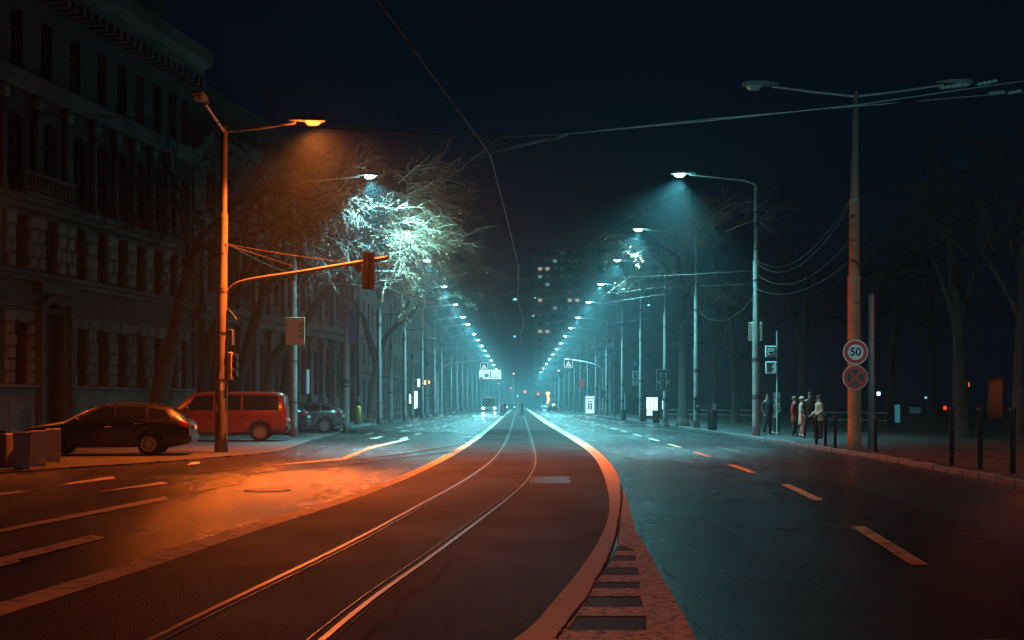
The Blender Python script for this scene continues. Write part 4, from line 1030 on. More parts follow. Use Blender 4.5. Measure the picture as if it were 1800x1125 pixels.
mb = MB(); mb.rbox(-.24,.24,-.02,.01,z2-.27,z2+.27,.01); tt = mb.build('timetable', M['planter'], bs)
mb = MB()
for k in range(6): mb.bb(-.19,.12-.05*(k%3),-.026,-.021,z2+.18-k*.07,z2+.2-k*.07)
mb.build('print_line', M['signblack'], tt)
mb = MB(); mb.tube([(.0,0,z1),(.28,.03,z1)],.02,6); mb.tube([(0,0,z2),(.28,.03,z2)],.02,6); mb.build('bracket', M['steelpole'], bs)

# lane direction sign on the third right lamp pole
ls = thing('lane_sign', 'dark green framed lane sign with two white arrows on the third right pole', 'sign', tuple(at(1166,668,78.8)))
hw, hh = .50, .76
mb = MB(); mb.rbox(-hw,hw,.0,.03,-hh,hh,.02); mb.build('panel', M['signgreen'], ls)
mb = MB()
for a in ((-hw+.03,hw-.03,hh-.07,hh-.03),(-hw+.03,hw-.03,-hh+.03,-hh+.07),(-hw+.03,-hw+.07,-hh+.07,hh-.07),(hw-.07,hw-.03,-hh+.07,hh-.07)): mb.bb(a[0],a[1],-.006,-.001,a[2],a[3])
mb.build('border', M['signwhite'], ls)
for sx in (-1,1):
    mb = MB(); x_ = sx*.19
    mb.prism([(x_-.035,-.6),(x_+.035,-.6),(x_+.035,.38),(x_+.11,.34),(x_,.58),(x_-.11,.34),(x_-.035,.38)], 'y', -.006, -.001)
    mb.prism([(x_+sx*.036,-.3),(x_+sx*.036,-.18),(x_+sx*.17,-.02),(x_+sx*.23,-.06),(x_+sx*.23,.04),(x_+sx*.24,.05),(x_+sx*.25,-.14)], 'y', -.006, -.001)
    mb.build('arrow', M['signwhite'], ls)
mb = MB()
for k in range(5): mb.bb(-.02,.02,-.006,-.001,-.62+k*.26,-.47+k*.26)
mb.build('lane_dash', M['signwhite'], ls)

# parking sign stack on the fourth right pole
pk = thing('parking_sign', 'stack of a blue P plate and white plates on the fourth right pole', 'sign', tuple(at(1117,644,94.6)))
mb = MB(); mb.rbox(-.27,.27,0,.03,-.3,.44,.02); mb.build('blue_plate', M['signblue'], pk)
text('P', .52, 'letter', M['signwhite'], pk, (0,-.004,.1), (math.pi/2,0,0))
mb = MB(); mb.rbox(-.27,.27,0,.03,-.53,-.36,.01); mb.build('white_plate', M['signwhite'], pk)
mb = MB(); mb.rbox(-.25,.25,0,.03,-1.05,-.62,.01); mb.build('white_plate', M['signwhite'], pk)
mb = MB(); mb.bb(-.13,.13,-.006,-.001,-.94,-.72); mb.build('symbol', M['signblack'], pk)
mb = MB(); mb.rbox(-.27,.27,0,.03,-1.62,-1.15,.01); mb.build('white_plate', M['signwhite'], pk)
mb = MB()
for k in range(3): mb.bb(-.2,.2,-.006,-.001,-1.52+k*.13,-1.47+k*.13)
mb.build('print_line', M['grey'], pk)

# zebra crossing signs on cantilever arms
def zebra_sign(label, pole_xy, arm_end, sign_pos, curve, armz):
    t = thing('crossing_sign_mast', label, 'sign', (pole_xy[0], pole_xy[1], .12)); L = arm_end - pole_xy[0]
    mb = MB(); mb.tube(smooth_path([(0,0,0),(0,0,armz-2.2),(L*.04,0,armz-1.3),(L*.16,0,armz-.75),(L*.5,0,armz-.35),(L,0,armz)],5), .08, 10); mb.build('mast', M['steelpole'], t, True)
    s_ = sign_pos[0]-pole_xy[0]; z_ = sign_pos[1]-.12; h_ = .5
    mb = MB(); mb.rbox(s_-h_,s_+h_,-.12,.0,z_-h_,z_+h_,.03); b_ = mb.build('lit_box', M['signlitblue'], t)
    mb = MB()
    for a in ((-h_,h_,h_-.06,h_),(-h_,h_,-h_,-h_+.06),(-h_,-h_+.06,-h_+.06,h_-.06),(h_-.06,h_,-h_+.06,h_-.06)): mb.bb(s_+a[0],s_+a[1],-.135,-.122,z_+a[2],z_+a[3])
    mb.build('border', M['signlitwhite'], b_)
    mb = MB(); mb.prism([(s_-.36,z_-.34),(s_+.36,z_-.34),(s_,z_+.34)], 'y', -.136, -.123); mb.build('white_triangle', M['signlitwhite'], b_)
    mb = MB(); mb.tube([(s_+.03,-.145,z_+.06),(s_-.02,-.145,z_-.12),(s_-.12,-.145,z_-.3)],.03,5); mb.tube([(s_-.02,-.145,z_-.12),(s_+.1,-.145,z_-.3)],.03,5); mb.build('walker', M['signlitblue'], b_)
    mb = MB(); mb.tube([(s_,-.05,z_+h_),(s_,-.02,armz-.1)],.03,6); mb.build('hanger', M['steelpole'], t)
zebra_sign('left crossing sign, a lit blue square with white triangle on a long mast arm', (-10.6,150), at(866,631,150).x, (at(851,644,150).x, at(851,644,150).z), 0, at(862,631,150).z-.12)
zebra_sign('right crossing sign, a lit blue square with white triangle by the pavilion', (9.7,131), at(992,636,131).x, (at(999,639,131).x, at(999,639,131).z), 0, at(999,631,131).z-.12)
# small signs on the right crossing mast
t = thing('round_sign', 'dark round sign low on the right crossing mast', 'sign', (9.7,130.8,at(1060,690,131).z))
mb = MB(); mb.disc((0,0),.32,'y',0,.02,24); mb.build('plate', M['signblue'], t)
t = thing('crossing_plate', 'small square crossing plate lowest on the right crossing mast', 'sign', (9.7,130.8,at(1060,701,131).z))
mb = MB(); mb.rbox(-.3,.3,0,.03,-.3,.3,.02); mb.build('plate', M['signblue'], t)
mb = MB(); mb.prism([(-.2,-.2),(.2,-.2),(0,.2)],'y',-.006,-.001); mb.build('white_triangle', M['signwhite'], t)
t = thing('red_board', 'dim red hanging board in front of the pavilion', 'sign', tuple(at(1023,674,140)))
mb = MB(); mb.rbox(-.32,.32,0,.08,-.5,.5,.02); mb.build('board', M['signred'], t)
mb = MB(); mb.tube([(.3,.1,.4),(.3,.1,-2.6)],.05,8); mb.build('post', M['darkmetal'], t)

# advert light case
ad = thing('advert_case', 'lit white advert case with a pale header beside the pavilion', 'advert', (at(1037,722,136).x, 136, .12))
mb = MB(); mb.rbox(-.62,.62,0,.25,0,2.35,.04); mb.build('case', M['grey'], ad)
mb = MB(); mb.bb(-.5,.5,-.02,-.002,.25,1.95); sc_ = mb.build('lit_poster', M['screen'], ad)
mb = MB()
for k in range(2): mb.bb(-.25+k*.3,-.05+k*.3,-.03,-.022,.7,1.5)
mb.bb(-.3,.3,-.03,-.022,1.62,1.74); mb.build('print', M['screendim'], sc_)
mb = MB(); mb.bb(-.55,.55,-.02,-.002,2.02,2.28); mb.build('lit_header', M['signlitwhite'], ad)
# bright billboard far left
bl = thing('billboard', 'bright wide screen billboard above the road end, left of centre', 'advert', (at(862,720,190).x, 190, 0))
zc = at(862,658,190).z
mb = MB(); mb.bb(-1.95,1.85,0,.3,zc-.87,zc+.87); mb.build('cabinet', M['darkmetal'], bl)
mb = MB(); mb.bb(-1.88,-.95,-.03,-.002,zc-.8,zc+.8); mb.bb(-.9,1.3,-.03,-.002,zc-.8,zc+.8); mb.bb(1.35,1.8,-.03,-.002,zc-.8,zc+.8); scn = mb.build('lit_screen', M['screen'], bl)
mb = MB(); mb.bb(-1.0,-.3,-.05,-.032,zc-.5,zc+.1); mb.bb(-.1,.1,-.05,-.032,zc-.6,zc+.5); mb.bb(.4,1.2,-.05,-.032,zc-.55,zc-.4); mb.bb(-1.8,-1.2,-.05,-.032,zc-.75,zc-.45); mb.build('print', M['screendim'], scn)
mb = MB(); mb.tube([(1.45,.15,0),(1.45,.15,zc-.86)],.12,8); mb.tube([(-1.6,.15,0),(-1.6,.15,zc-.86)],.12,8); mb.build('post', M['steelpole'], bl)
# lit kiosk in the park
kp = P(1146,722,.12)
kio = thing('kiosk', 'small kiosk with three brightly lit tall panes in the park', 'kiosk', (at(1146,722,105).x, 105, .12))
mb = MB(); mb.rbox(-.85,.95,.05,2,0,.3,.03); mb.rbox(-.95,1.05,-.05,2.1,2.0,2.25,.03); mb.bb(-.85,.95,1.9,2,.3,2.0); mb.bb(-.85,-.55,.05,.3,.3,2.0); mb.bb(.62,.95,.05,.3,.3,2.0); mb.build('body', M['darkmetal'], kio)
for k in range(3):
    mb = MB(); mb.bb(-.48+k*.36,-.2+k*.36,.1,.14,.32,1.98); mb.build('lit_pane', M['kiosk'], kio)
mb = MB(); mb.bb(.97,1.1,.1,.14,.9,1.7); mb.build('lit_slot', M['kiosk'], kio)

# far traffic lights
def far_signal(label, px, py, y, m, pole_base=True, arm=None):
    p = at(px, py, y); t = thing('traffic_light', label, 'traffic light', (p.x, y, 0))
    mb = MB(); mb.tube([(0,.1,0),(0,.1,p.z+.3)],.07,6); mb.build('pole', M['steelpole'], t)
    mb = MB(); mb.bb(-.2,.2,-.1,.08,p.z-.55,p.z+.55); mb.build('signal_box', M['black'], t)
    mb = MB(); mb.ell((0,-.14,p.z+(.3 if m != M['grnsig'] else -.3)),(.2,.1,.2),10,6); mb.build('lit_lamp', m, t)
    if arm:
        mb = MB(); mb.tube([(0,.1,p.z),(arm*.5,.1,p.z+.5),(arm,.1,p.z+.7)],.06,6); mb.build('arm', M['steelpole'], t)
        mb = MB(); mb.ell((arm,-.05,p.z+.7),(.22,.12,.22),10,6); mb.build('lit_lamp', m, t)
    return t
far_signal('red signal with an arm reaching left at the far junction', 946, 695, 225, M['redsig'], arm=-2.6)
far_signal('small orange red signal on the far left kerb', 877, 677, 215, M['ambsig'])
far_signal('tiny amber lamp high over the far junction', 903, 659, 290, M['ambsig'])
far_signal('tiny orange lamp at the far right kerb line', 982, 654, 260, M['ambsig'])
far_signal('small red light at the end of the street left of centre', 898, 684, 320, M['redsig'])
far_signal('green lit signal at the end of the street', 910, 694, 330, M['grnsig'])
orn = thing('lit_ornament', 'small glowing orange ornament at the far right kerb', 'ornament', (at(963,700,240).x, 240, .12))
mb = MB(); mb.tube([(0,0,0),(0,0,3.0)],[.1,.07],6); mb.build('post', M['darkmetal'], orn)
mb = MB(); mb.tube([(-.1,0,1.5),(.15,0,2.3),(0,0,3.1)],[.15,.28,.2],8); mb.ell((0,0,3.6),(.45,.2,.35),10,6); mb.build('glow', M['ambsig'], orn)
hz = thing('hanging_sign_light', 'small lit signs glowing white and orange over the left pavement', 'sign', tuple(at(740,673,128)))
mb = MB(); mb.tube([(-.25,0,-.45),(-.25,0,.45)],[.14,.14],8); mb.build('white_lamp', M['kiosk'], hz)
mb = MB(); mb.prism([(.3,-.1),(.7,-.3),(1.0,.0),(.9,.3),(.45,.3)], 'y', -.05, .05); mb.build('orange_lamp', M['ambsig'], hz)
mb = MB(); mb.tube([(-1.2,.1,.5),(1.0,.1,.5)],.03,5); mb.build('rail', M['darkmetal'], hz)
for i,(px,py,y,hgt) in enumerate(((722,701,120,1.0),(731,703,122,1.9))):
    t = thing('shop_window_light', ['short','tall'][i] + ' bright slot of window light low on the left fronts', 'window', tuple(at(px,py,y)))
    mb = MB(); mb.bb(-.16,.16,0,.1,-hgt/2,hgt/2); mb.build('pane', M['kiosk'], t)
    mb = MB(); mb.bb(-.22,-.17,-.03,.12,-hgt/2,hgt/2); mb.bb(.17,.22,-.03,.12,-hgt/2,hgt/2); mb.bb(-.22,.22,-.03,.12,hgt/2,hgt/2+.06); mb.bb(-.22,.22,-.03,.12,-1.6-hgt/2,-hgt/2-.001); mb.build('frame', M['darkmetal'], t)

# ------------------------------------------------------------------ bollards, bins, planters, railings, hydrant
def bollard(x, y, h, label, r=.045):
    t = thing('bollard', label, 'bollard', (x, y, .12), 0, 'black steel bollards along the right kerb')
    mb = MB(); mb.tube([(0,0,-.05),(0,0,h-.12),(0,0,h-.1)],[r,r,r*1.25],12); mb.build('post', M['black'], t, True)
    mb = MB(); mb.tube([(0,0,h-.1),(0,0,h-.02),(0,0,h)],[r*1.3,r*1.1,r*.4],12); mb.build('cap', M['black'], t, True)
    return t
bpos = [(1435,782,'bollard left in the group of three, before the waiting people'),(1451,784,'bollard in the middle of the group of three near the waiting people'),(1468,787,'bollard right in the group of three, beside the speed limit pole'),(1539,794,'single bollard touching the slim pole'),(1673,818,'tall bollard standing alone at right, third from the frame edge'),(1723,825,'tall bollard second from the right frame edge'),(1780,833,'tall bollard closest to the right frame edge')]
for px, py, lb in bpos:
    x, y = P(px, py, .12); h = 1.02 if px < 1600 else 1.32
    bollard(x, y, h, lb, .05 if px < 1600 else .055)
bpos = None
def bin_(px, py, label, k=1.0):
    x, y = P(px, py, .12); t = thing('litter_bin', label, 'bin', (x, y, .12), 0, 'round dark bins by the right kerb')
    mb = MB(); mb.tube([(0,0,0),(0,0,.08),(0,0,.8*k),(0,0,.84*k)],[.2,.24,.27,.27],16); mb.build('body', M['black'], t, True)
    mb = MB(); mb.annulus((0,0),.2,.29,'z',.84*k,.92*k,20); mb.build('rim', M['darkmetal'], t)
bin_(1252,756,'round dark bin right of the second concrete pole',1.15)
bin_(1153,744,'round dark bin just left of the lane arrow sign pole')
bin_(1131,741,'round dark bin right of the parking sign pole')
bin_(1096,738,'round dark bin by the shelter posts',.95)
x, y = P(1223,752,.12)
t = thing('post_box', 'small dark box strapped to the second right lamp pole', 'box', (10.2, 65.0, .12+1.1))
mb = MB(); mb.rbox(-.2,.12,-.32,-.19,-.1,.55,.03); mb.build('box', M['black'], t)
mb = MB(); mb.prism([(-.24,.55),(.16,.55),(.1,.66),(-.18,.66)],'y',-.36,-.19); mb.build('lid', M['black'], t)
mb = MB(); mb.bb(-.1,.02,-.325,-.321,.1,.22); mb.build('label_plate', M['signwhite'], t)

pl = [(28,826,'white planter nearest the left frame corner, first of three'),(58,820,'middle white planter of the three at the left edge'),(85,812,'white planter farthest of the three, against the estate car')]
pl0 = None
for i,(px,py,lb) in enumerate(pl):
    x, y = P(px,py,.03)
    if pl0 is None:
        pl0 = thing('planter', lb, 'planter', (x,y+.3,.03), math.radians(24), 'white planters at the left edge')
        mb = MB(); s_ = .15; mb.loft([[(-s_,-s_,0),(s_,-s_,0),(s_,s_,0),(-s_,s_,0)],[(-s_-.02,-s_-.02,.03),(s_+.02,-s_-.02,.03),(s_+.02,s_+.02,.03),(-s_-.02,s_+.02,.03)],[(-s_-.03,-s_-.03,.82),(s_+.03,-s_-.03,.82),(s_+.03,s_+.03,.82),(-s_-.03,s_+.03,.82)],[(-s_-.02,-s_-.02,.835),(s_+.02,-s_-.02,.835),(s_+.02,s_+.02,.835),(-s_-.02,s_+.02,.835)],[(-s_+.05,-s_+.05,.83),(s_-.05,-s_+.05,.83),(s_-.05,s_-.05,.83),(-s_+.05,s_-.05,.83)],[(-s_+.05,-s_+.05,.74),(s_-.05,-s_+.05,.74),(s_-.05,s_-.05,.74),(-s_+.05,s_-.05,.74)]]); mb.build('box', M['planter'], pl0)
        mb = MB(); mb.ell((0,0,.72),(.10,.10,.06),10,4,0.0); mb.build('soil', M['soil'], pl0)
    else: dup(pl0, (x,y+.3,.03), lb)
# darker block behind the planters at the frame edge
t = thing('concrete_block', 'dark concrete block behind the planters at the left edge', 'block', (*P(-12,822,.03), .03))
mb = MB(); mb.rbox(-.45,.3,0,.9,0,.78,.03); mb.build('body', M['conc'], t)
mb = MB(); mb.bb(-.3,.15,.3,.34,.78,.84); mb.build('lifting_loop', M['darkmetal'], t)

rail_t = thing('railing', 'black pavement railing by the forked tree on the left', 'railing', (*P(655,745,.12), .12))
a_ = Vector((*P(655,746,.12),0)); b_ = Vector((*P(704,739,.12),0)); dv = b_-a_
def railing(root, dv, n, h):
    mb = MB(); mb.tube([(0,0,h),tuple(dv+Vector((0,0,h)))],.025,6); mb.build('top_rail', M['black'], root)
    mb = MB(); mb.tube([(0,0,.15),tuple(dv+Vector((0,0,.15)))],.02,6); mb.build('bottom_rail', M['black'], root)
    for k in range(n+1):
        p = dv*(k/n); mb = MB(); mb.tube([tuple(p),tuple(p+Vector((0,0,h)))],.03 if k % 4 == 0 else .016,5); mb.build('bar', M['black'], root)
railing(rail_t, dv, 20, 1.05)
r2 = thing('railing', 'black railing farther along the left pavement past the first railing', 'railing', (-10.15, 112, .12)); railing(r2, Vector((0,9,0)), 18, 1.0)
hy = thing('wooden_post', 'dark timber pole with a yellow painted base near the grey hatchback', 'pole', (*P(629,746,.12), .12))
mb = MB(); mb.tube([(0,0,1.2),(0,0,8.2)],[.13,.09],10); mb.build('shaft', M['bark'], hy, True)
mb = MB(); mb.tube([(0,0,-.05),(0,0,1.15),(0,0,1.25)],[.23,.21,.14],12); mb.build('yellow_base', M['yellow'], hy, True)
mb = MB(); mb.rbox(-.12,.12,-.26,-.1,1.5,1.9,.02); mb.build('box', M['grey'], hy)
# low park rail fences
def park_fence(label, p0, p1, n, h):
    a = Vector((*P(*p0,.12),.12)); b = Vector((*P(*p1,.12),.12)); t = thing('park_fence', label, 'fence', tuple(a)); d = b-a
    for z in (h, h*.55):
        mb = MB(); mb.tube([(0,0,z),tuple(d+Vector((0,0,z)))],.03,6); mb.build('rail', M['steelpole'], t)
    for k in range(n+1):
        p = d*(k/n); mb = MB(); mb.tube([tuple(p),tuple(p+Vector((0,0,h+.03)))],.03,6); mb.build('post', M['darkmetal'], t)
park_fence('low park rail fence behind the bins and the nearest lamp pole', (1170,737), (1335,740), 9, .85)
park_fence('low park rail fence behind the speed limit pole', (1448,752), (1560,756), 6, .9)
# park sparks of light
def park_thing(name, label, cat, px, py, y, w_, h_, m, depth=.2):
    p = at(px, py, y); t = thing(name, label, cat, (p.x, y, .12)); z = p.z-.12
    mb = MB(); mb.rbox(-w_/2,w_/2,0,depth,z-h_/2,z+h_/2,.01); mb.build('panel', m, t)
    mb = MB(); mb.tube([(0,depth/2,0),(0,depth/2,z-h_/2)],.05,6); mb.build('post', M['darkmetal'], t); return t
park_thing('glowing_panel', 'narrow glowing cyan panel deep in the right park', 'light', 1577,727,80,.42,1.25,emit('cyan_panel',(.08,.42,.48),.32))
park_thing('park_lamp', 'small bright white park light left of the glowing cyan panel', 'light', 1545,692,95,.22,.3,emit('park_white',(.7,1,1),3))
park_thing('park_lamp', 'faint white park light right of the glowing cyan panel', 'light', 1628,699,110,.16,.18,emit('park_white_dim',(.5,.9,1),.8))
park_thing('rear_light', 'small red rear light in the dark park', 'light', 1662,717,95,.22,.3,emit('park_red',(1,.06,.03),1.2))
park_thing('amber_light', 'small amber light high between the park trunks', 'light', 1703,676,100,.14,.4,emit('park_amber',(1,.2,.03),.8))
park_thing('notice_board', 'pale notice board low in the dark park', 'sign', 1610,721,82,.95,.45,M['planter'],.05)
park_thing('notice_board', 'small green plate on a post between the slim park trunks', 'sign', 1296,698,110,.55,.3,M['signblue'],.05)
park_thing('notice_board', 'upright white board by the low rail fence left of the bus stop', 'sign', 1256,717,95,.33,.75,M['signwhite'],.05)
park_thing('notice_board', 'white plates on a post behind the two waiting people at the stop', 'sign', 1366,698,62,.36,.5,M['planter'],.05)
oh = thing('garden_wall', 'orange lit wall glimpsed between park trunks at far right', 'wall', (at(1750,740,110).x, 110, .1))
mb = MB(); mb.rbox(-.68,.68,0,.4,0,3.75,.03); mb.build('panel', M['stone3'], oh)
mb = MB(); mb.rbox(-.8,.8,-.1,.5,3.75,3.95,.03); mb.build('coping', M['stone3'], oh)
gl = thing('garden_lamp', 'low dark garden lamp in front of the orange lit wall', 'lamp', (at(1750,740,110).x+.6, 106, .12))  # added lamp, made-up housing for the spot that lights the wall
mb = MB(); mb.tube([(0,0,0),(0,0,3.6)],[.06,.05],8); mb.build('post', M['darkmetal'], gl)
mb = MB(); mb.rbox(-.2,.2,-.1,.1,3.6,3.75,.03); mb.build('lamp_head', M['darkmetal'], gl)
spot(gl, (0,.15,3.6), SODIUM, 250, 60, .7, .1, (math.radians(70),0,math.radians(0)))

# ================================================================== VEHICLES
def wheel(root, x, y, r, wd, side, spokes=10, steel=False):
    mb = MB(); ax = side
    prof = [(-wd/2,r*.62),(-wd/2,r*.9),(-wd/2+.03,r*.985),(-.03,r),(.03,r),(wd/2-.03,r*.985),(wd/2,r*.9),(wd/2,r*.62)]
    mb.loft([[(x+rr*math.cos(6.2832*j/28), y+o*1.0, r+rr*math.sin(6.2832*j/28)) for j in range(28)] for o,rr in prof], caps=False)
    w_ = mb.build('wheel', M['tyre'], root, True)
    yo = y + side*wd*.32; mb = MB()
    mb.loft([[(x+rr*math.cos(6.2832*j/28), y+side*o, r+rr*math.sin(6.2832*j/28)) for j in range(28)] for o,rr in ((wd*.5,r*.62),(wd*.47,r*.66),(wd*.1,r*.56),(wd*.08,r*.02))], caps=False)
    dk = mb.build('wheel_well_disc', M['plastic'], w_)
    mb = MB(); mb.annulus((x,r), r*.56, r*.66, 'y', min(yo,yo+side*.05), max(yo,yo+side*.05), 28)
    if steel:
        mb.annulus((x,r), r*.18, r*.5, 'y', min(yo-side*.02,yo+side*.02), max(yo-side*.02,yo+side*.02), 24); mb.disc((x,r), r*.24, 'y', min(yo,yo+side*.06), max(yo,yo+side*.06), 16)
    else:
        for k in range(spokes):
            a = 6.2832*k/spokes; ca, sa = math.cos(a), math.sin(a); h0, h1 = r*.055, r*.075
            mb.prism([(x+r*.12*ca-h0*sa, r+r*.12*sa+h0*ca),(x+r*.12*ca+h0*sa, r+r*.12*sa-h0*ca),(x+r*.6*ca+h1*sa, r+r*.6*sa-h1*ca),(x+r*.6*ca-h1*sa, r+r*.6*sa+h1*ca)], 'y', min(yo,yo+side*.035), max(yo,yo+side*.035))
        mb.disc((x,r), r*.16, 'y', min(yo,yo+side*.045), max(yo,yo+side*.045), 16)
    mb.build('rim', M['alloy'], w_)
    return w_
def car(name, label, cat, sp, loc, rz, paintm, doors, sidewins, rear_lit=False, spokes=10, steel=False, group=None, head=None, simple=False):
    t = thing(name, label, cat, loc, rz, group)
    belt, roof, wr_, wb_, sill, wx, r = sp['belt'], sp['roof'], sp['wroof'], sp['wbody'], sp['sill'], sp['wheels'], sp['r']
    x0, x1 = belt[0][0], belt[-1][0]; ra = r*1.16
    def zbot(x):
        z = sill + sp.get('tuck',.12)*max(0, (x-(x1-.5))/.5)*.8 + .1*max(0, ((x0+.4)-x)/.4)
        for w_ in wx:
            if abs(x-w_) < ra: z = max(z, r + math.sqrt(ra*ra-(x-w_)**2)*.98)
        return z
    def sect(x):
        zb, zl, zr = zbot(x), lerp_list(belt,x), lerp_list(roof,x); wb, wr = lerp_list(wb_,x), lerp_list(wr_,x)
        zb = min(zb, zl-.08); zs = max(zl+.004, zr-.05)
        h = [(wb*.95,zb),(wb,zb+(zl-zb)*.42),(wb*.99,zb+(zl-zb)*.8),(wb*.955,zl),(wr,zs),(wr*.8,max(zs+.003,zr-.012)),(0,max(zs+.006,zr))]
        return h
    xs = sorted(set([x0+(x1-x0)*i/60 for i in range(61)] + [w_+ra*math.sin(k*math.pi/20) for w_ in wx for k in range(-10,11)]))
    rings = []
    for x in xs:
        h = sect(x); ring = [(x,-a,z) for a,z in h] + [(x,a,z) for a,z in reversed(h[:-1])]
        rings.append(ring)
    mb = MB(); mb.loft(rings, caps=True, closed=True); body = mb.build('body', paintm, t, True)
    def side_patch(x_a, x_b, zfun, name, m, par, s, off=.006, n=10):
        pass
    def wall_pt(x, s, side, off):           # s 0..1 from belt to roof edge
        h = sect(x); a = h[3]; b = h[4]; w_ = a[0]+(b[0]-a[0])*s+off; return (x, side*w_, a[1]+(b[1]-a[1])*s)
    def body_pt(x, s, side, off):           # s 0..1 from sill to belt
        h = sect(x); pts = h[:4]; z = h[0][1]+(h[3][1]-h[0][1])*s
        for (a,za),(b,zb) in zip(pts,pts[1:]):
            if z <= zb+1e-6: return (x, side*(a+(b-a)*((z-za)/max(zb-za,1e-6))+off), z)
        return (x, side*(pts[-1][0]+off), z)
    def grid(f, quad, side, off, n=12, k=4):     # quad: (xa0,s0),(xb0,s0),(xb1,s1),(xa1,s1)
        (a0,s0),(b0,_),(b1,s1),(a1,_) = quad; mb = MB(); rings = []
        for j in range(k+1):
            u = j/k; xa = a0+(a1-a0)*u; xb = b0+(b1-b0)*u; s = s0+(s1-s0)*u
            rings.append([f(xa+(xb-xa)*i/n, s, side, off) for i in range(n+1)])
        mb.loft(rings, caps=False, closed=False); return mb
    for side in (-1, 1):
        for q in sidewins: grid(wall_pt, q, side, .007).build('side_window', M['carglass'], t, True)
        for (xa, xb, slant) in doors:
            d = grid(body_pt, ((xa,.10),(xb,.10),(xb+slant,.97),(xa,.97)), side, .009).build('door', paintm, t, True)
            hx = xb-.18; p = body_pt(hx, .80, side, .02); mb = MB(); mb.rbox(hx-.11,hx+.09, p[1]-.02, p[1]+.02, p[2]-.018, p[2]+.018, .008); mb.build('handle', M['chrome'], d)
        grid(body_pt, ((wx[0]+ra+.02,.03),(wx[1]-ra-.02,.03),(wx[1]-ra-.02,.12),(wx[0]+ra+.02,.12)), side, .014).build('sill_strip', M['plastic'], t)
        mx = sp['mirror']; p = wall_pt(mx, .15, side, 0); mb = MB(); mb.ell((mx, p[1]+side*.12, p[2]+.05), (.07,.12,.08), 10, 6); mb.build('mirror', paintm, t, True)
        for w_ in wx: wheel(t, w_, side*(sp['track']), r, .21, side, spokes, steel)
        q = sp['tail']; grid(lambda x,s,sd,o: body_pt(x,s,sd,o) if s <= 1 else wall_pt(x,s-1,sd,o), q, side, .010).build('tail_light', M['tail'] if rear_lit else M['taildark'], t, True)
        q = sp['head']; grid(body_pt, q, side, .010).build('headlight', M[head] if head else M['headdark'], t, True)
    def top_patch(xa, xb, name, m, inset=.9, off=.007):
        mb = MB(); rings = []
        for i in range(9):
            x = xa+(xb-xa)*i/8; h = sect(x); e = 1e-3; x2 = x+e; h2 = sect(x2); nx = -(h2[6][1]-h[6][1])/e; nl = math.hypot(nx,1); ox, oz = nx/nl*off, off/nl
            rings.append([(x+ox, sg_*a*inset, z+oz) for a,z,sg_ in ((h[4][0],h[4][1],-1),(h[5][0],h[5][1],-1),(0,h[6][1],1),(h[5][0],h[5][1],1),(h[4][0],h[4][1],1))])
        mb.loft(rings, caps=False, closed=False); return mb.build(name, m, t, True)
    top_patch(*sp['screen'], 'windscreen', M['carglass']); top_patch(*sp['rearwin'], 'rear_window', M['carglass'])
    # bumpers and plates
    hb_ = sect(x1-.02); wz = sill+.12
    mb = MB(); mb.rbox(x1-.12, x1+.06, -hb_[1][0]*.97, hb_[1][0]*.97, wz+.02, wz+.26, .04); bp = mb.build('rear_bumper', sp.get('bump', paintm), t)
    mb = MB(); mb.rbox(x0-.06, x0+.14, -lerp_list(wb_,x0)*.95, lerp_list(wb_,x0)*.95, sill+.05, sill+.32, .04); mb.build('front_bumper', sp.get('bump', paintm), t)
    mb = MB(); mb.bb(x1+.062,x1+.072,-.26,.26,sill+.5,sill+.61); mb.bb(x1+.0,x1+.062,-.26,.26,sill+.5,sill+.61); mb.build('number_plate', M['plate'], t)
    mb = MB(); mb.bb(x0-.07,x0-.0,-.45,.45,sill+.33,sill+.46); mb.build('grille', M['plastic'], t)
    if sp.get('rails'):
        for side in (-1,1):
            a, b = sp['rails']; pts = [(a,lerp_list(wr_,a)*side*.93,lerp_list(roof,a)-.03)] + [(a+(b-a)*k/6, lerp_list(wr_,a+(b-a)*k/6)*side*.93, lerp_list(roof,a+(b-a)*k/6)+.05) for k in range(1,6)] + [(b,lerp_list(wr_,b)*side*.93,lerp_list(roof,b)-.03)]
            mb = MB(); mb.tube(pts, .018, 6); mb.build('roof_rail', M['chrome'], t)
    return t
estate = dict(belt=[(-2.33,.60),(-2.15,.76),(-1.6,.86),(-.9,.93),(0,.97),(1.5,1.01),(2.15,.99),(2.33,.90)], roof=[(-2.33,.64),(-2.15,.80),(-1.6,.92),(-1.12,1.0),(-.75,1.20),(-.35,1.38),(0,1.46),(.6,1.485),(1.3,1.46),(1.75,1.38),(2.02,1.22),(2.25,1.0),(2.33,.93)],
    wroof=[(-2.33,.62),(-1.12,.74),(-.3,.60),(.5,.60),(1.6,.57),(2.1,.60),(2.33,.70)], wbody=[(-2.33,.66),(-2.1,.80),(-1.6,.89),(0,.905),(1.6,.90),(2.1,.885),(2.33,.83)], sill=.24, wheels=(-1.42,1.22), r=.325, track=.79, mirror=-.72,
    tail=((2.0,.78),(2.3,.78),(2.28,1.12),(2.1,1.1)), head=((-2.3,.66),(-1.85,.72),(-1.8,.93),(-2.2,.9)), screen=(-1.08,-.2), rearwin=(1.80,2.22), rails=(-.2,1.6))
car('estate_car', 'dark estate car parked side on at the left behind the white planters', 'car', estate, (-11.83,32.97,.03), math.radians(8), M['estate'], ((-.62,.30,.02),(.34,1.12,-.1)), [((-.75,.10),(.24,.10),(.24,.92),(-.18,.92)),((.33,.10),(1.12,.10),(1.12,.92),(.33,.92)),((1.20,.10),(1.85,.14),(1.62,.85),(1.20,.90))], spokes=10)
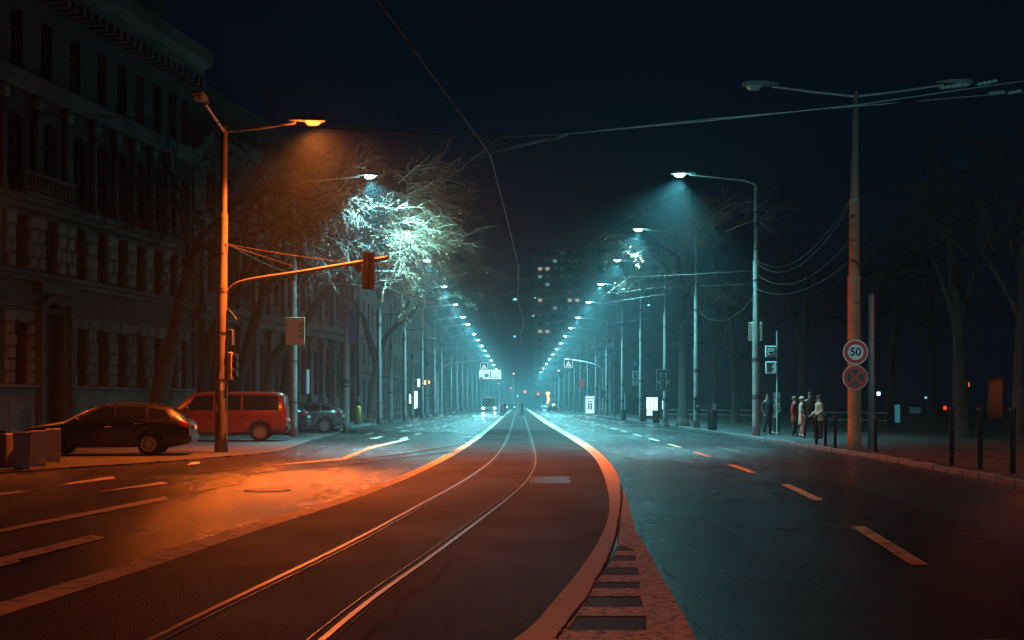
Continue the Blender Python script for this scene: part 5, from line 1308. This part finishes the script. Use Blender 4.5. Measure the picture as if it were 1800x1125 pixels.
vanp = dict(belt=[(-2.45,.78),(-2.3,.95),(-1.75,1.14),(-1.3,1.18),(2.3,1.18),(2.42,1.15)], roof=[(-2.45,.82),(-2.3,1.0),(-1.75,1.22),(-1.6,1.3),(-1.15,1.72),(-.9,1.9),(-.5,1.96),(1.8,1.96),(2.2,1.93),(2.36,1.82),(2.42,1.3)],
    wroof=[(-2.45,.70),(-1.7,.82),(-1.0,.76),(2.2,.77),(2.42,.82)], wbody=[(-2.45,.76),(-2.2,.90),(-1.7,.95),(2.2,.95),(2.42,.90)], sill=.27, wheels=(-1.52,1.46), r=.345, track=.83, mirror=-1.1, bump=M['plastic'],
    tail=((2.3,.62),(2.4,.62),(2.4,1.1),(2.32,1.1)), head=((-2.42,.70),(-2.05,.72),(-2.0,.95),(-2.3,.93)), screen=(-1.58,-.86), rearwin=(2.30,2.415))
car('passenger_van', 'dark red passenger van parked side on behind the orange lamp pole', 'van', vanp, (-11.77,45.47,.03), math.radians(8), M['van'], ((-1.1,-.15,.0),(-.08,.95,.0)), [((-1.32,.06),(-.2,.06),(-.2,.86),(-.82,.86)),((-.06,.06),(.78,.06),(.78,.86),(-.06,.86)),((.86,.06),(2.14,.06),(2.1,.86),(.86,.86))], steel=True)
bpy.data.objects['passenger_van'].scale = (1.08,1,1); bpy.data.objects['passenger_van'].location.x -= .12
suvp = dict(belt=[(-2.2,.70),(-2.05,.88),(-1.3,1.0),(0,1.06),(1.6,1.10),(2.1,1.08),(2.2,1.0)], roof=[(-2.2,.76),(-2.05,.94),(-1.3,1.08),(-1.0,1.14),(-.4,1.5),(.1,1.62),(1.1,1.6),(1.6,1.5),(2.0,1.25),(2.2,1.03)],
    wroof=[(-2.2,.64),(-1.0,.76),(-.2,.62),(1.5,.6),(2.2,.74)], wbody=[(-2.2,.70),(-1.9,.88),(0,.92),(1.8,.9),(2.2,.78)], sill=.30, wheels=(-1.32,1.3), r=.36, track=.81, mirror=-.75, bump=M['plastic'],
    tail=((1.9,.72),(2.18,.72),(2.16,1.15),(1.98,1.15)), head=((-2.18,.7),(-1.75,.74),(-1.7,.94),(-2.1,.92)), screen=(-.98,-.25), rearwin=(1.65,2.1), rails=(-.2,1.4))
SW = [((-.7,.1),(.2,.1),(.2,.9),(-.15,.9)),((.28,.1),(1.1,.1),(1.05,.9),(.28,.9)),((1.16,.12),(1.72,.16),(1.5,.82),(1.12,.88))]
car('offroad_car', 'dark blue tall car mostly hidden behind the rear of the red van', 'car', suvp, (-12.27,54.33,.03), math.radians(5), M['suv'], ((-.6,.22,.02),(.26,1.0,-.05)), SW)
hatchp = dict(suvp); hatchp['roof'] = [(-2.2,.76),(-2.05,.92),(-1.3,1.06),(-1.0,1.12),(-.4,1.42),(.1,1.54),(1.0,1.53),(1.6,1.46),(1.95,1.3),(2.2,1.03)]; hatchp['r'] = .34; hatchp['bump'] = M['hatch']
car('hatchback_car', 'grey hatchback with raised tail parked beyond the van, left of the second concrete pole', 'car', hatchp, (-11.24,58.43,.03), math.radians(5), M['hatch'], ((-.6,.22,.02),(.26,1.0,-.05)), SW)
# moving cars far off on the right
c1 = car('offroad_car', 'dark car with lit red tail lights driving away on the right', 'car', suvp, (at(971,724,205).x,205,0), math.radians(-90), M['estate'], ((-.6,.22,.02),(.26,1.0,-.05)), SW, rear_lit=True)
c2 = car('hatchback_car', 'pale silver car ahead of the dark one on the far right lane', 'car', hatchp, (at(957.5,721,235).x,235,0), math.radians(-90), M['silver'], ((-.6,.22,.02),(.26,1.0,-.05)), SW, rear_lit=False)
for c in (c1, c2): pass
for px, lb in ((898,'oncoming car at the end of the street with bright bluish headlights'),):
    car('hatchback_car', lb, 'car', hatchp, (at(px,716,255).x,255,0), math.radians(90), M['suv'], ((-.6,.22,.02),(.26,1.0,-.05)), SW, head='headblue')

# bus
bus = thing('city_bus', 'city bus with glaring headlights and lit destination strip coming down the left lane', 'bus', (at(859.5,724,196).x,196,0), 0)
mb = MB(); W_ = 1.27
def bring(y, s): return [(-W_*s,y,.32),(W_*s,y,.32),(W_*s,y,1.3),(W_*.985*s,y,2.5),(W_*.9*s,y,3.0),(-W_*.9*s,y,3.0),(-W_*.985*s,y,2.5),(-W_*s,y,1.3)]
mb.loft([bring(0,.95),bring(.12,1),bring(11.6,1),bring(11.9,.96)]); mb.build('body', M['silver'], bus)
mb = MB(); mb.quad((-1.1,-.012,1.1),(1.1,-.012,1.1),(1.02,-.012,2.4),(-1.02,-.012,2.4)); mb.build('windscreen', M['carglass'], bus)
mb = MB(); mb.bb(-.95,.95,-.03,-.005,2.5,2.86); dp = mb.build('destination_panel', M['black'], bus)
mb = MB(); mb.bb(-.85,.85,-.045,-.031,2.57,2.78); mb.build('lit_destination', M['winteal'], dp)
mb = MB()
for s in (-1,1): mb.ell((s*.92,-.02,.72),(.15,.06,.13),12,6)
for s in (-1,1):
    mb = MB(); mb.ell((s*.98,-.03,.75),(.20,.07,.17),12,6); hl_ = mb.build('headlight', M['headl'], bus)
    spot(hl_, (s*.98,-.15,.75), (.8,.95,1.0), 900, 70, .6, .08, (math.radians(86),0,math.radians(180)))
    mb = MB(); mb.tube([(s*1.3,-.1,2.4),(s*1.45,-.2,2.2),(s*1.45,-.2,1.8)],.07,6); mb.build('mirror', M['black'], bus)
    for wy in (2.6, 8.6):
        mb = MB(); mb.tube([(s*1.05,wy,.48),(s*1.28,wy,.48)],.48,18); mb.build('wheel', M['tyre'], bus)
    for k in range(6):
        mb = MB(); mb.bb(min(s*1.262,s*1.275),max(s*1.262,s*1.275),.6+k*1.8,2.2+k*1.8,1.35,2.4); mb.build('side_window', M['carglass'], bus)
mb = MB(); mb.bb(-1.05,1.05,-.02,-.004,.36,.55); mb.build('front_bumper', M['plastic'], bus)

# ================================================================== PEOPLE
def skin_body(name, verts, edges, radii, m, parent, sub=1):
    me = bpy.data.meshes.new(name); me.from_pydata([tuple(v) for v in verts], edges, []); me.update()
    o = mesh_obj(name, me, m, parent)
    md = o.modifiers.new('skin', 'SKIN'); md.use_smooth_shade = True
    for i, r in enumerate(radii):
        sv = me.skin_vertices[0].data[i]; sv.radius = (r, r) if not isinstance(r, tuple) else r; sv.use_root = (i == 0)
    sd = o.modifiers.new('sub', 'SUBSURF'); sd.levels = sub; sd.render_levels = sub
    return o
def person(label, x, y, z, facing, height=1.75, coat='coatdark', hem=.55, legs='trousers', shoes='shoe', hair='hair', hat=None, stance=.10, stride=0.0, arms=((.05,.0),(.05,.0)), flare=1.0, group=None, bag=False, puffy=False, head_turn=0.0, lean=0.0):
    t = thing('person', label, 'person', (x,y,z), facing, group); k = height/1.75; t.scale = (k,k,k)
    V = []; E = []; Rr = []
    def v(p, r, par=None):
        V.append(Vector(p)); Rr.append(r); i = len(V)-1
        if par is not None: E.append((par, i))
        return i
    # faces local -y
    pel = v((0,0,.95), (.155,.105)); sp_ = v((0,.0-lean*.3,1.15), (.14,.10), pel); ch = v((0,.0-lean*.6,1.34), (.165,.115), sp_); nk = v((0,.01-lean*.9,1.49), .055, ch)
    jw = v((0,-.0-lean,1.57), (.066,.075), nk); hd = v((0,-.005-lean,1.66), (.078,.095), jw); tp = v((0,.005-lean,1.735), (.05,.06), hd)
    ns = v((math.sin(head_turn)*.09, -math.cos(head_turn)*.098-lean, 1.625), .012, jw)
    feet = []; armp = []
    for s in (-1, 1):
        st = stride*s
        hp = v((s*.09,0,.90), .092, pel); kn = v((s*(.09+stance*.4), -.015+st*.45, .50), .062, hp); an = v((s*(.09+stance*.6), .02+st, .085), .040, kn); to = v((s*(.10+stance*.7), -.13+st, .035), .034, an)
        feet.append((Vector(V[kn]), Vector(V[an]), Vector(V[to]), Vector(V[hp])))
        o, f = arms[0 if s < 0 else 1]
        sh_ = v((s*.18,.0-lean*.6,1.40), .058, ch); el = v((s*(.225+o), .04-lean*.5-f*.25, 1.12), .042, sh_); wr = v((s*(.215+o*.4), -.05-lean*.4-f, .90+f*.45), .029, el)
        armp.append((Vector(V[sh_]), Vector(V[el]), Vector(V[wr])))
        d = (V[wr]-V[el]).normalized(); side_ = Vector((0,-1,0)); pm = v(V[wr]+d*.06, (.036,.02), wr)
        for q in range(4):
            ln = (.075,.085,.08,.065)[q]; off = side_*(.028-.018*q); a1 = v(V[pm]+d*.035+off, .0095, pm); a2 = v(V[a1]+d*ln*.55+Vector((-s*.012,0,0)), .0088, a1); v(V[a2]+d*ln*.45+Vector((-s*.022,0,.004)), .0075, a2)
        b1 = v(V[wr]+d*.03+side_*.035, .011, wr); v(V[b1]+d*.035+side_*.015, .009, b1)
    body = skin_body('body', V, E, Rr, M['skin'], t)
    # coat: rings from hem to collar, sleeves along the arms
    mb = MB(); rings = []; hz_ = .95-hem+.0
    prof = [(hz_,.205*flare,.155*flare),(hz_+.02,.21*flare,.16*flare),(.80,.20,.15),(1.0,.185,.14),(1.15,.178,.135),(1.32,.205,.15),(1.42,.185,.125),(1.47,.10,.09),(1.52,.085,.085)]
    for z_, a, b in prof:
        if z_ < hz_: continue
        off = -lean*max(0,(z_-.95))/.6
        pf = 1.0
        rings.append([(a*math.cos(6.2832*j/16), off+b*math.sin(6.2832*j/16), z_) for j in range(16)])
    if puffy:
        r2 = []
        for i in range(len(rings)-1):
            a, b = rings[i], rings[i+1]; n = max(2,int((b[0][2]-a[0][2])/.05))
            for q in range(n):
                u = q/n; kf = 1.0+.05*(1 if q % 2 else 0); r2.append([((p[0]+(s_[0]-p[0])*u)*kf,(p[1]+(s_[1]-p[1])*u)*kf,p[2]+(s_[2]-p[2])*u) for p,s_ in zip(a,b)])
        r2.append(rings[-1]); rings = r2
    mb.loft(rings); co = mb.build('coat', M[coat], t, True)
    for (a,b,c) in armp:
        mb = MB(); mb.tube(smooth_path([tuple(a+Vector((0,0,.02))),tuple(a.lerp(b,.5)),tuple(b),tuple(b.lerp(c,.5)),tuple(c.lerp(b,-.02))],3), [.082-.028*i/12 for i in range(13)], 10); mb.build('sleeve', M[coat], co, True)
    for (kn,an,to,hp) in feet:
        mb = MB(); mb.tube([tuple(hp),tuple(hp.lerp(kn,.5)),tuple(kn),tuple(kn.lerp(an,.5)),tuple(an+Vector((0,0,-.02)))],[.105,.095,.074,.064,.055] if legs != 'tights' else [.10,.088,.066,.056,.043],10); mb.build('trouser_leg' if legs != 'tights' else 'stocking', M[legs], t, True)
        mb = MB(); mid = (an*.45+to*.55); mb.ell((mid.x,mid.y-.015,.045),(.048,.135,.05),12,6); mb.tube([(an.x,an.y,.03),(an.x,an.y,.13)],[.055,.05],10); mb.build('shoe', M[shoes], t, True)
    mb = MB()
    if hat:
        mb.ell((0,.01-lean,1.675),(.105,.118,.10),14,8,-.15); mb.annulus((0,.01-lean),.085,.118,'z',1.645,1.70,18); mb.build('hat', M[hat], t, True)
        mb = MB(); mb.ell((0,.055-lean,1.60),(.075,.05,.11),10,6); mb.build('hair', M[hair], t, True)
    else:
        mb.ell((0,.018-lean,1.672),(.088,.105,.088),14,8,-.25); mb.ell((0,.06-lean,1.62),(.075,.055,.085),10,6); mb.build('hair', M[hair], t, True)
    mb = MB()
    for s in (-1,1):
        a = head_turn; px_, py_ = s*.03, -.09; mb.ell((px_*math.cos(a)-py_*-math.sin(a)*-1, py_*math.cos(a)-lean, 1.665),(.010,.006,.007),6,4)
    mb.build('eye', M['signblack'], t)
    if bag:
        mb = MB(); mb.rbox(.22,.30,-.2,.1,.62,.86,.03); mb.build('bag', M['black'], t); mb = MB(); mb.tube([(.24,-.06,.85),(.2,0,1.1),(.12,.02,1.42)],.012,5); mb.build('bag_strap', M['black'], t)
    return t
def stand(px, py): return P(px, py, .12)
g = 'people waiting at the bus stop'
x,y = stand(1349,764); person('person in a long dark coat standing just right of the nearest lamp pole', x,y,.12, math.radians(20), 1.82, 'coatdark', .50, hair='hair', group=g, arms=((.02,.02),(.02,.02)))
x,y = stand(1365,762.5); person('shorter person in an olive grey jacket beside the long dark coat', x,y,.12, math.radians(-60), 1.68, 'coatgreen', .22, hair='hair', shoes='shoelight', group=g, arms=((.0,.12),(.0,.10)))
x,y = stand(1402,767.5); person('person in a red coat half hidden behind the fluffy beige coat', x,y+.5,.12, math.radians(60), 1.70, 'coatred', .30, hair='hairfair', group=g)
x,y = stand(1410,768.5); person('person in a fluffy beige coat and pale hat with light stockings', x,y,.12, math.radians(75), 1.68, 'coatbeige', .40, 'tights', 'shoelight', 'hairfair', 'hatbeige', group=g, flare=1.1, arms=((.0,.1),(.0,.12)), bag=True, stride=.06)
x,y = stand(1424,770); person('tall person in a black jacket between the two beige coats', x,y,.12, math.radians(-15), 1.86, 'coatdark', .18, hair='hair', group=g, stance=.2, arms=((.04,.06),(.04,.06)))
x,y = stand(1440,771); person('person in a quilted beige jacket and dark trousers rightmost of the waiting group', x,y,.12, math.radians(-80), 1.72, 'coatpuffer', .22, hair='hair', hat='coatgreen', group=g, puffy=True, arms=((.02,.16),(.02,.14)))
g2 = 'people crossing at the far zebra crossing'
person('pair walker in a long dark coat nearer the bus on the far crossing', at(882.5,731,140).x,140.6,.01, math.radians(80), 1.78, 'coatdark', .5, stride=.26, group=g2, lean=.05)
person('pair walker in front, turned half away, on the far crossing', at(887.5,731,140).x,139.6,.01, math.radians(85), 1.84, 'coatdark', .35, stride=.22, group=g2)
person('lone walker between the tram rails on the far crossing', at(917.5,730,146).x,146,.01, math.radians(-80), 1.90, 'coatdark', .22, stride=.14, group=g2)

# ================================================================== OVERHEAD WIRES
def wire(name, label, pts, r=.012, group=None, m=None, sm=6):
    o = Vector(pts[0]); t = MB(); pp_ = smooth_path([tuple(Vector(p)-o) for p in pts], sm) if sm > 1 else [tuple(Vector(p)-o) for p in pts]
    t.tube(pp_, r, 5); ob = t.build(name, m or M['wire']); ob.location = o
    return tag(ob, label, 'wire', group)
def sag(a, b, s, n=8):
    a, b = Vector(a), Vector(b); return [tuple(a.lerp(b,i/n) - Vector((0,0,4*s*(i/n)*(1-i/n)))) for i in range(n+1)]
ct = [(-3.0,3,6.05)] + [tuple(at(px,py,d)) for px,py,d in ((665,0,12.7),(840,240,19.1),(862,272,20.5),(888,372,27.0),(912,470,37.5),(910,528,49),(921,566,62),(914,594,78),(919,614,94),(914,632,116))] + [(0.1,160,6),(0.2,260,6),(0.1,400,6)]
wire('contact_wire', 'long tram contact wire hanging over the track from the top of the picture', ct, .014, sm=1)
SP = 20.5
wire('span_wire', 'upper orange lit cross wire meeting the contact wire, rising to the right edge', [tuple(at(843,240,SP)),tuple(at(905,240,SP)),tuple(at(985,237,SP)),tuple(at(1250,212,SP)),tuple(at(1505,185,SP)),tuple(at(1745,150,SP)),(11.2,SP,7.6)], .013, sm=1)
wire('span_wire', 'second cross wire just under the first, running to the right edge', [tuple(at(996,236,SP+.02)),tuple(at(1250,209,SP+.2)),tuple(at(1760,165,SP+.25)),(11.2,SP+.3,7.3)], .011, sm=1)
wire('span_wire', 'faint cross wire from the contact wire toward the left lamp pole', [tuple(at(843,240,SP)),tuple(at(630,228,SP)),tuple(at(420,217,SP)),tuple(at(0,195,SP)),(-11,SP,6.95)], .010, sm=1)
arm_ = thing('pull_off_arm', 'short orange lit arm pulling the contact wire to the right', 'wire fitting', tuple(at(862,268,SP)))
o_ = at(862,268,SP)
mb = MB(); mb.tube([(0,0,0), tuple(at(960,246,SP)-o_)], .022, 6); mb.build('arm', M['steelpole'], arm_)
mb = MB(); mb.tube([tuple(at(958,246.5,SP)-o_),tuple(at(966,245,SP)-o_),tuple(at(972,247,SP)-o_),tuple(at(982,243,SP)-o_)],[.03,.05,.035,.045],8); mb.build('insulator', M['conc'], arm_)
mb = MB(); mb.tube([tuple(at(972,247,SP)-o_),tuple(at(997,236,SP)-o_)], .03, 6); mb.build('clamp', M['steelpole'], arm_)
for i,(px,py,px2,py2) in enumerate(((1652,155,1690,150),(1718,149,1752,142),(1738,165,1765,162),(1772,164,1795,160))):
    a = at(px,py,SP); b = at(px2,py2,SP); ob = thing('insulator', '%s ribbed insulator from the left on the cross wires at top right' % ORD[i], 'insulator', tuple(a)); d = b-a
    mb = MB(); pts = []; rad = []
    for q in range(9): pts.append(tuple(d*(q/8))); rad.append(.02 if q % 2 == 0 else .042)
    mb.tube(pts, rad, 8); mb.build('body', M['conc'], ob)
    mb = MB(); mb.tube([tuple(d*-.1),(0,0,0)],.015,5); mb.tube([tuple(d),tuple(d*1.1)],.015,5); mb.build('shackle', M['darkmetal'], ob)
# off-frame mast that carries the cross wires
ms = thing('catenary_pole', 'concrete mast beyond the right edge that holds the near cross wires', 'pole', (11.2, SP, .12)); concrete_pole(ms, 8.6, .18, bands=False)
# cross spans between the pole pairs
def vspan(label, yl, xl, zl, yr, xr, zr, yc, xc, zc):
    L_ = (xl,yl,zl); C_ = (xc,yc,zc+.35); R__ = (xr,yr,zr)
    wire('span_wire', label, [L_, tuple(Vector(L_).lerp(Vector(C_),.6)+Vector((0,0,-.1))), C_, tuple(Vector(C_).lerp(Vector(R__),.4)+Vector((0,0,-.1))), R__], .012, 'cross wires between pole pairs', sm=4)
vspan('cross wire tied at the nearest left and right cool lamp poles', 50,-9.8,6.9, 49.6,10.3,6.75, 49,-.1,6.0)
wire('span_wire', 'second thinner wire just above the nearest lamp pole span', [(-9.8,50,7.4),(-4,47.5,7.0),(0,49,6.9),(5,49.3,7.0),(10.3,49.6,7.3)], .010)
vspan('cross wire between the hatchback side pole and the second right lamp pole', 58.7,-8.9,7.6, 65.3,10.1,8.1, 62,.1,6.1)
wire('span_wire', 'upper wire at the second right lamp pole, sloping down left', [(-8.9,58.7,8.3),(-3,61,7.6),(1,62.5,7.4),(5,64,7.7),(10.1,65.3,8.5)], .010)
vspan('cross wire at the forked tree and the lane sign pole', 79.4,-9.6,7.4, 79.2,10.1,7.6, 79,.1,6.0)
for i,y_ in enumerate((95.5,113,132,150,168,188)): vspan('cross wire strung over the far road, %s beyond the lane sign span' % ORD[i], y_,-9.7,7.3, y_,10.2,7.4, y_,.1,6.0)
# feeder cables from the left lamp pole along the street
for i,(p0,p1,s) in enumerate((((-8.9,34.6,6.4),(-9.8,50,7.2),.12),((-8.9,34.6,6.35),(-3.2,49,5.9),.18))): wire('feeder_cable', ['cable from the orange lamp pole to the first cool lamp pole','cable from the orange lamp pole reaching over the road to the right'][i], sag(p0,p1,s), .018)
wire('feeder_cable', 'pair cable with clips running from the orange lamp pole toward the signal', sag((-8.9,34.5,6.36),tuple(at(690,466,36)),.1), .014)
# drooping cables at the right poles
dr = [((10.0,34.5,7.6),(10.2,49.6,7.9),1.05),((10.0,34.5,7.45),(10.2,49.6,7.8),1.15),((10.0,34.5,6.4),(10.2,49.6,7.3),.9),((10.0,34.5,5.8),(10.2,49.6,6.6),.6)]
for i,(a,b,s) in enumerate(dr): wire('drooping_cable', '%s drooping cable from the top, between the speed limit pole and the nearest lamp pole' % ORD[i], sag(a,b,s,10), .008)
wire('drooping_cable', 'loose cable hanging from the nearest lamp pole to the second right lamp pole', sag((10.3,49.8,6.2),(10.2,65.3,7.0),.9,10), .012)
wire('drooping_cable', 'cable leaving the speed limit pole to the upper right', sag((10.35,34.5,7.1),tuple(at(1690,310,40)),.15,8), .011)
wire('drooping_cable', 'faint cable from the speed limit pole rising into the dark trees', sag((10.3,34.5,7.9),tuple(at(1600,270,41)),.1,8), .010)
# small clamps and lights on the spans
for i,(px,py,d) in enumerate(((905,527,49),(936,556,62),(940,524,79),(905,592,78),(1141,537,79))):
    p = at(px,py,d); t = thing('wire_clamp', '%s small bright clamp on the cross wires over the road' % ORD[i], 'wire fitting', tuple(p))
    mb = MB(); mb.ell((0,0,0),(.09,.09,.07),8,5); mb.build('body', M['signwhite'], t); mb = MB(); mb.tube([(0,0,.05),(.02,0,.4)],.015,5); mb.build('rod', M['wire'], t)

# assumed sodium lamps out of view behind and beside the camera, supplying orange light
def assumed_sodium(x, y, label, s, watts, fwd=0.0):
    t = thing('street_lamp', label, 'street lamp', (x, y, .03)); concrete_pole(t, 9.9, .18, bands=False)
    mb = MB(); mb.tube([(0,0,9.7),(s*1.2,0,9.85),(s*2.5,0,10.05)],[.05,.045,.04],8); mb.build('arm', M['steelpole'], t)
    lamp_head(t, (s*2.6,0,10.06), 0 if s > 0 else math.pi, M['sodium'], SODIUM, watts, math.radians(-s*12), math.radians(fwd))
assumed_sodium(-6.2, -7, 'orange lamp behind the viewpoint left of the tram track', 1, 6000, 8)
assumed_sodium(19.2, 30, 'orange lamp in the park beyond the right edge of the picture', -1, 900)
added_sign_lamp = street_lamp(10.35, -16, 1, 11.4, 'cool lamp behind the viewpoint at the right kerb', group=GR)  # added unseen lamp, its narrow beam brightens the speed limit signs
for c_l in added_sign_lamp.children_recursive:
    if c_l.type == 'LIGHT' and c_l.data.type == 'SPOT': c_l.data.energy = 27000; c_l.data.spot_size = math.radians(34); c_l.rotation_euler = (math.radians(80), 0, math.radians(-4))
assumed_sodium(-22.3, 40, 'orange lamp beyond the left edge of the picture', 1, 2400, 0)

# ================================================================== HAZE
mb = MB(); mb.bb(-190,190,-60,640,-1.2,72)
hzb = tag(mb.build('haze', None), kind='stuff')
hm = bpy.data.materials.new('haze'); hm.use_nodes = True; n_ = hm.node_tree; n_.nodes.clear()
vo = n_.nodes.new('ShaderNodeVolumePrincipled'); vo.inputs['Color'].default_value = (.56,.86,.95,1); vo.inputs['Density'].default_value = HAZE; vo.inputs['Anisotropy'].default_value = .25
oo = n_.nodes.new('ShaderNodeOutputMaterial'); n_.links.new(vo.outputs[0], oo.inputs['Volume'])
hzb.data.materials.append(hm)
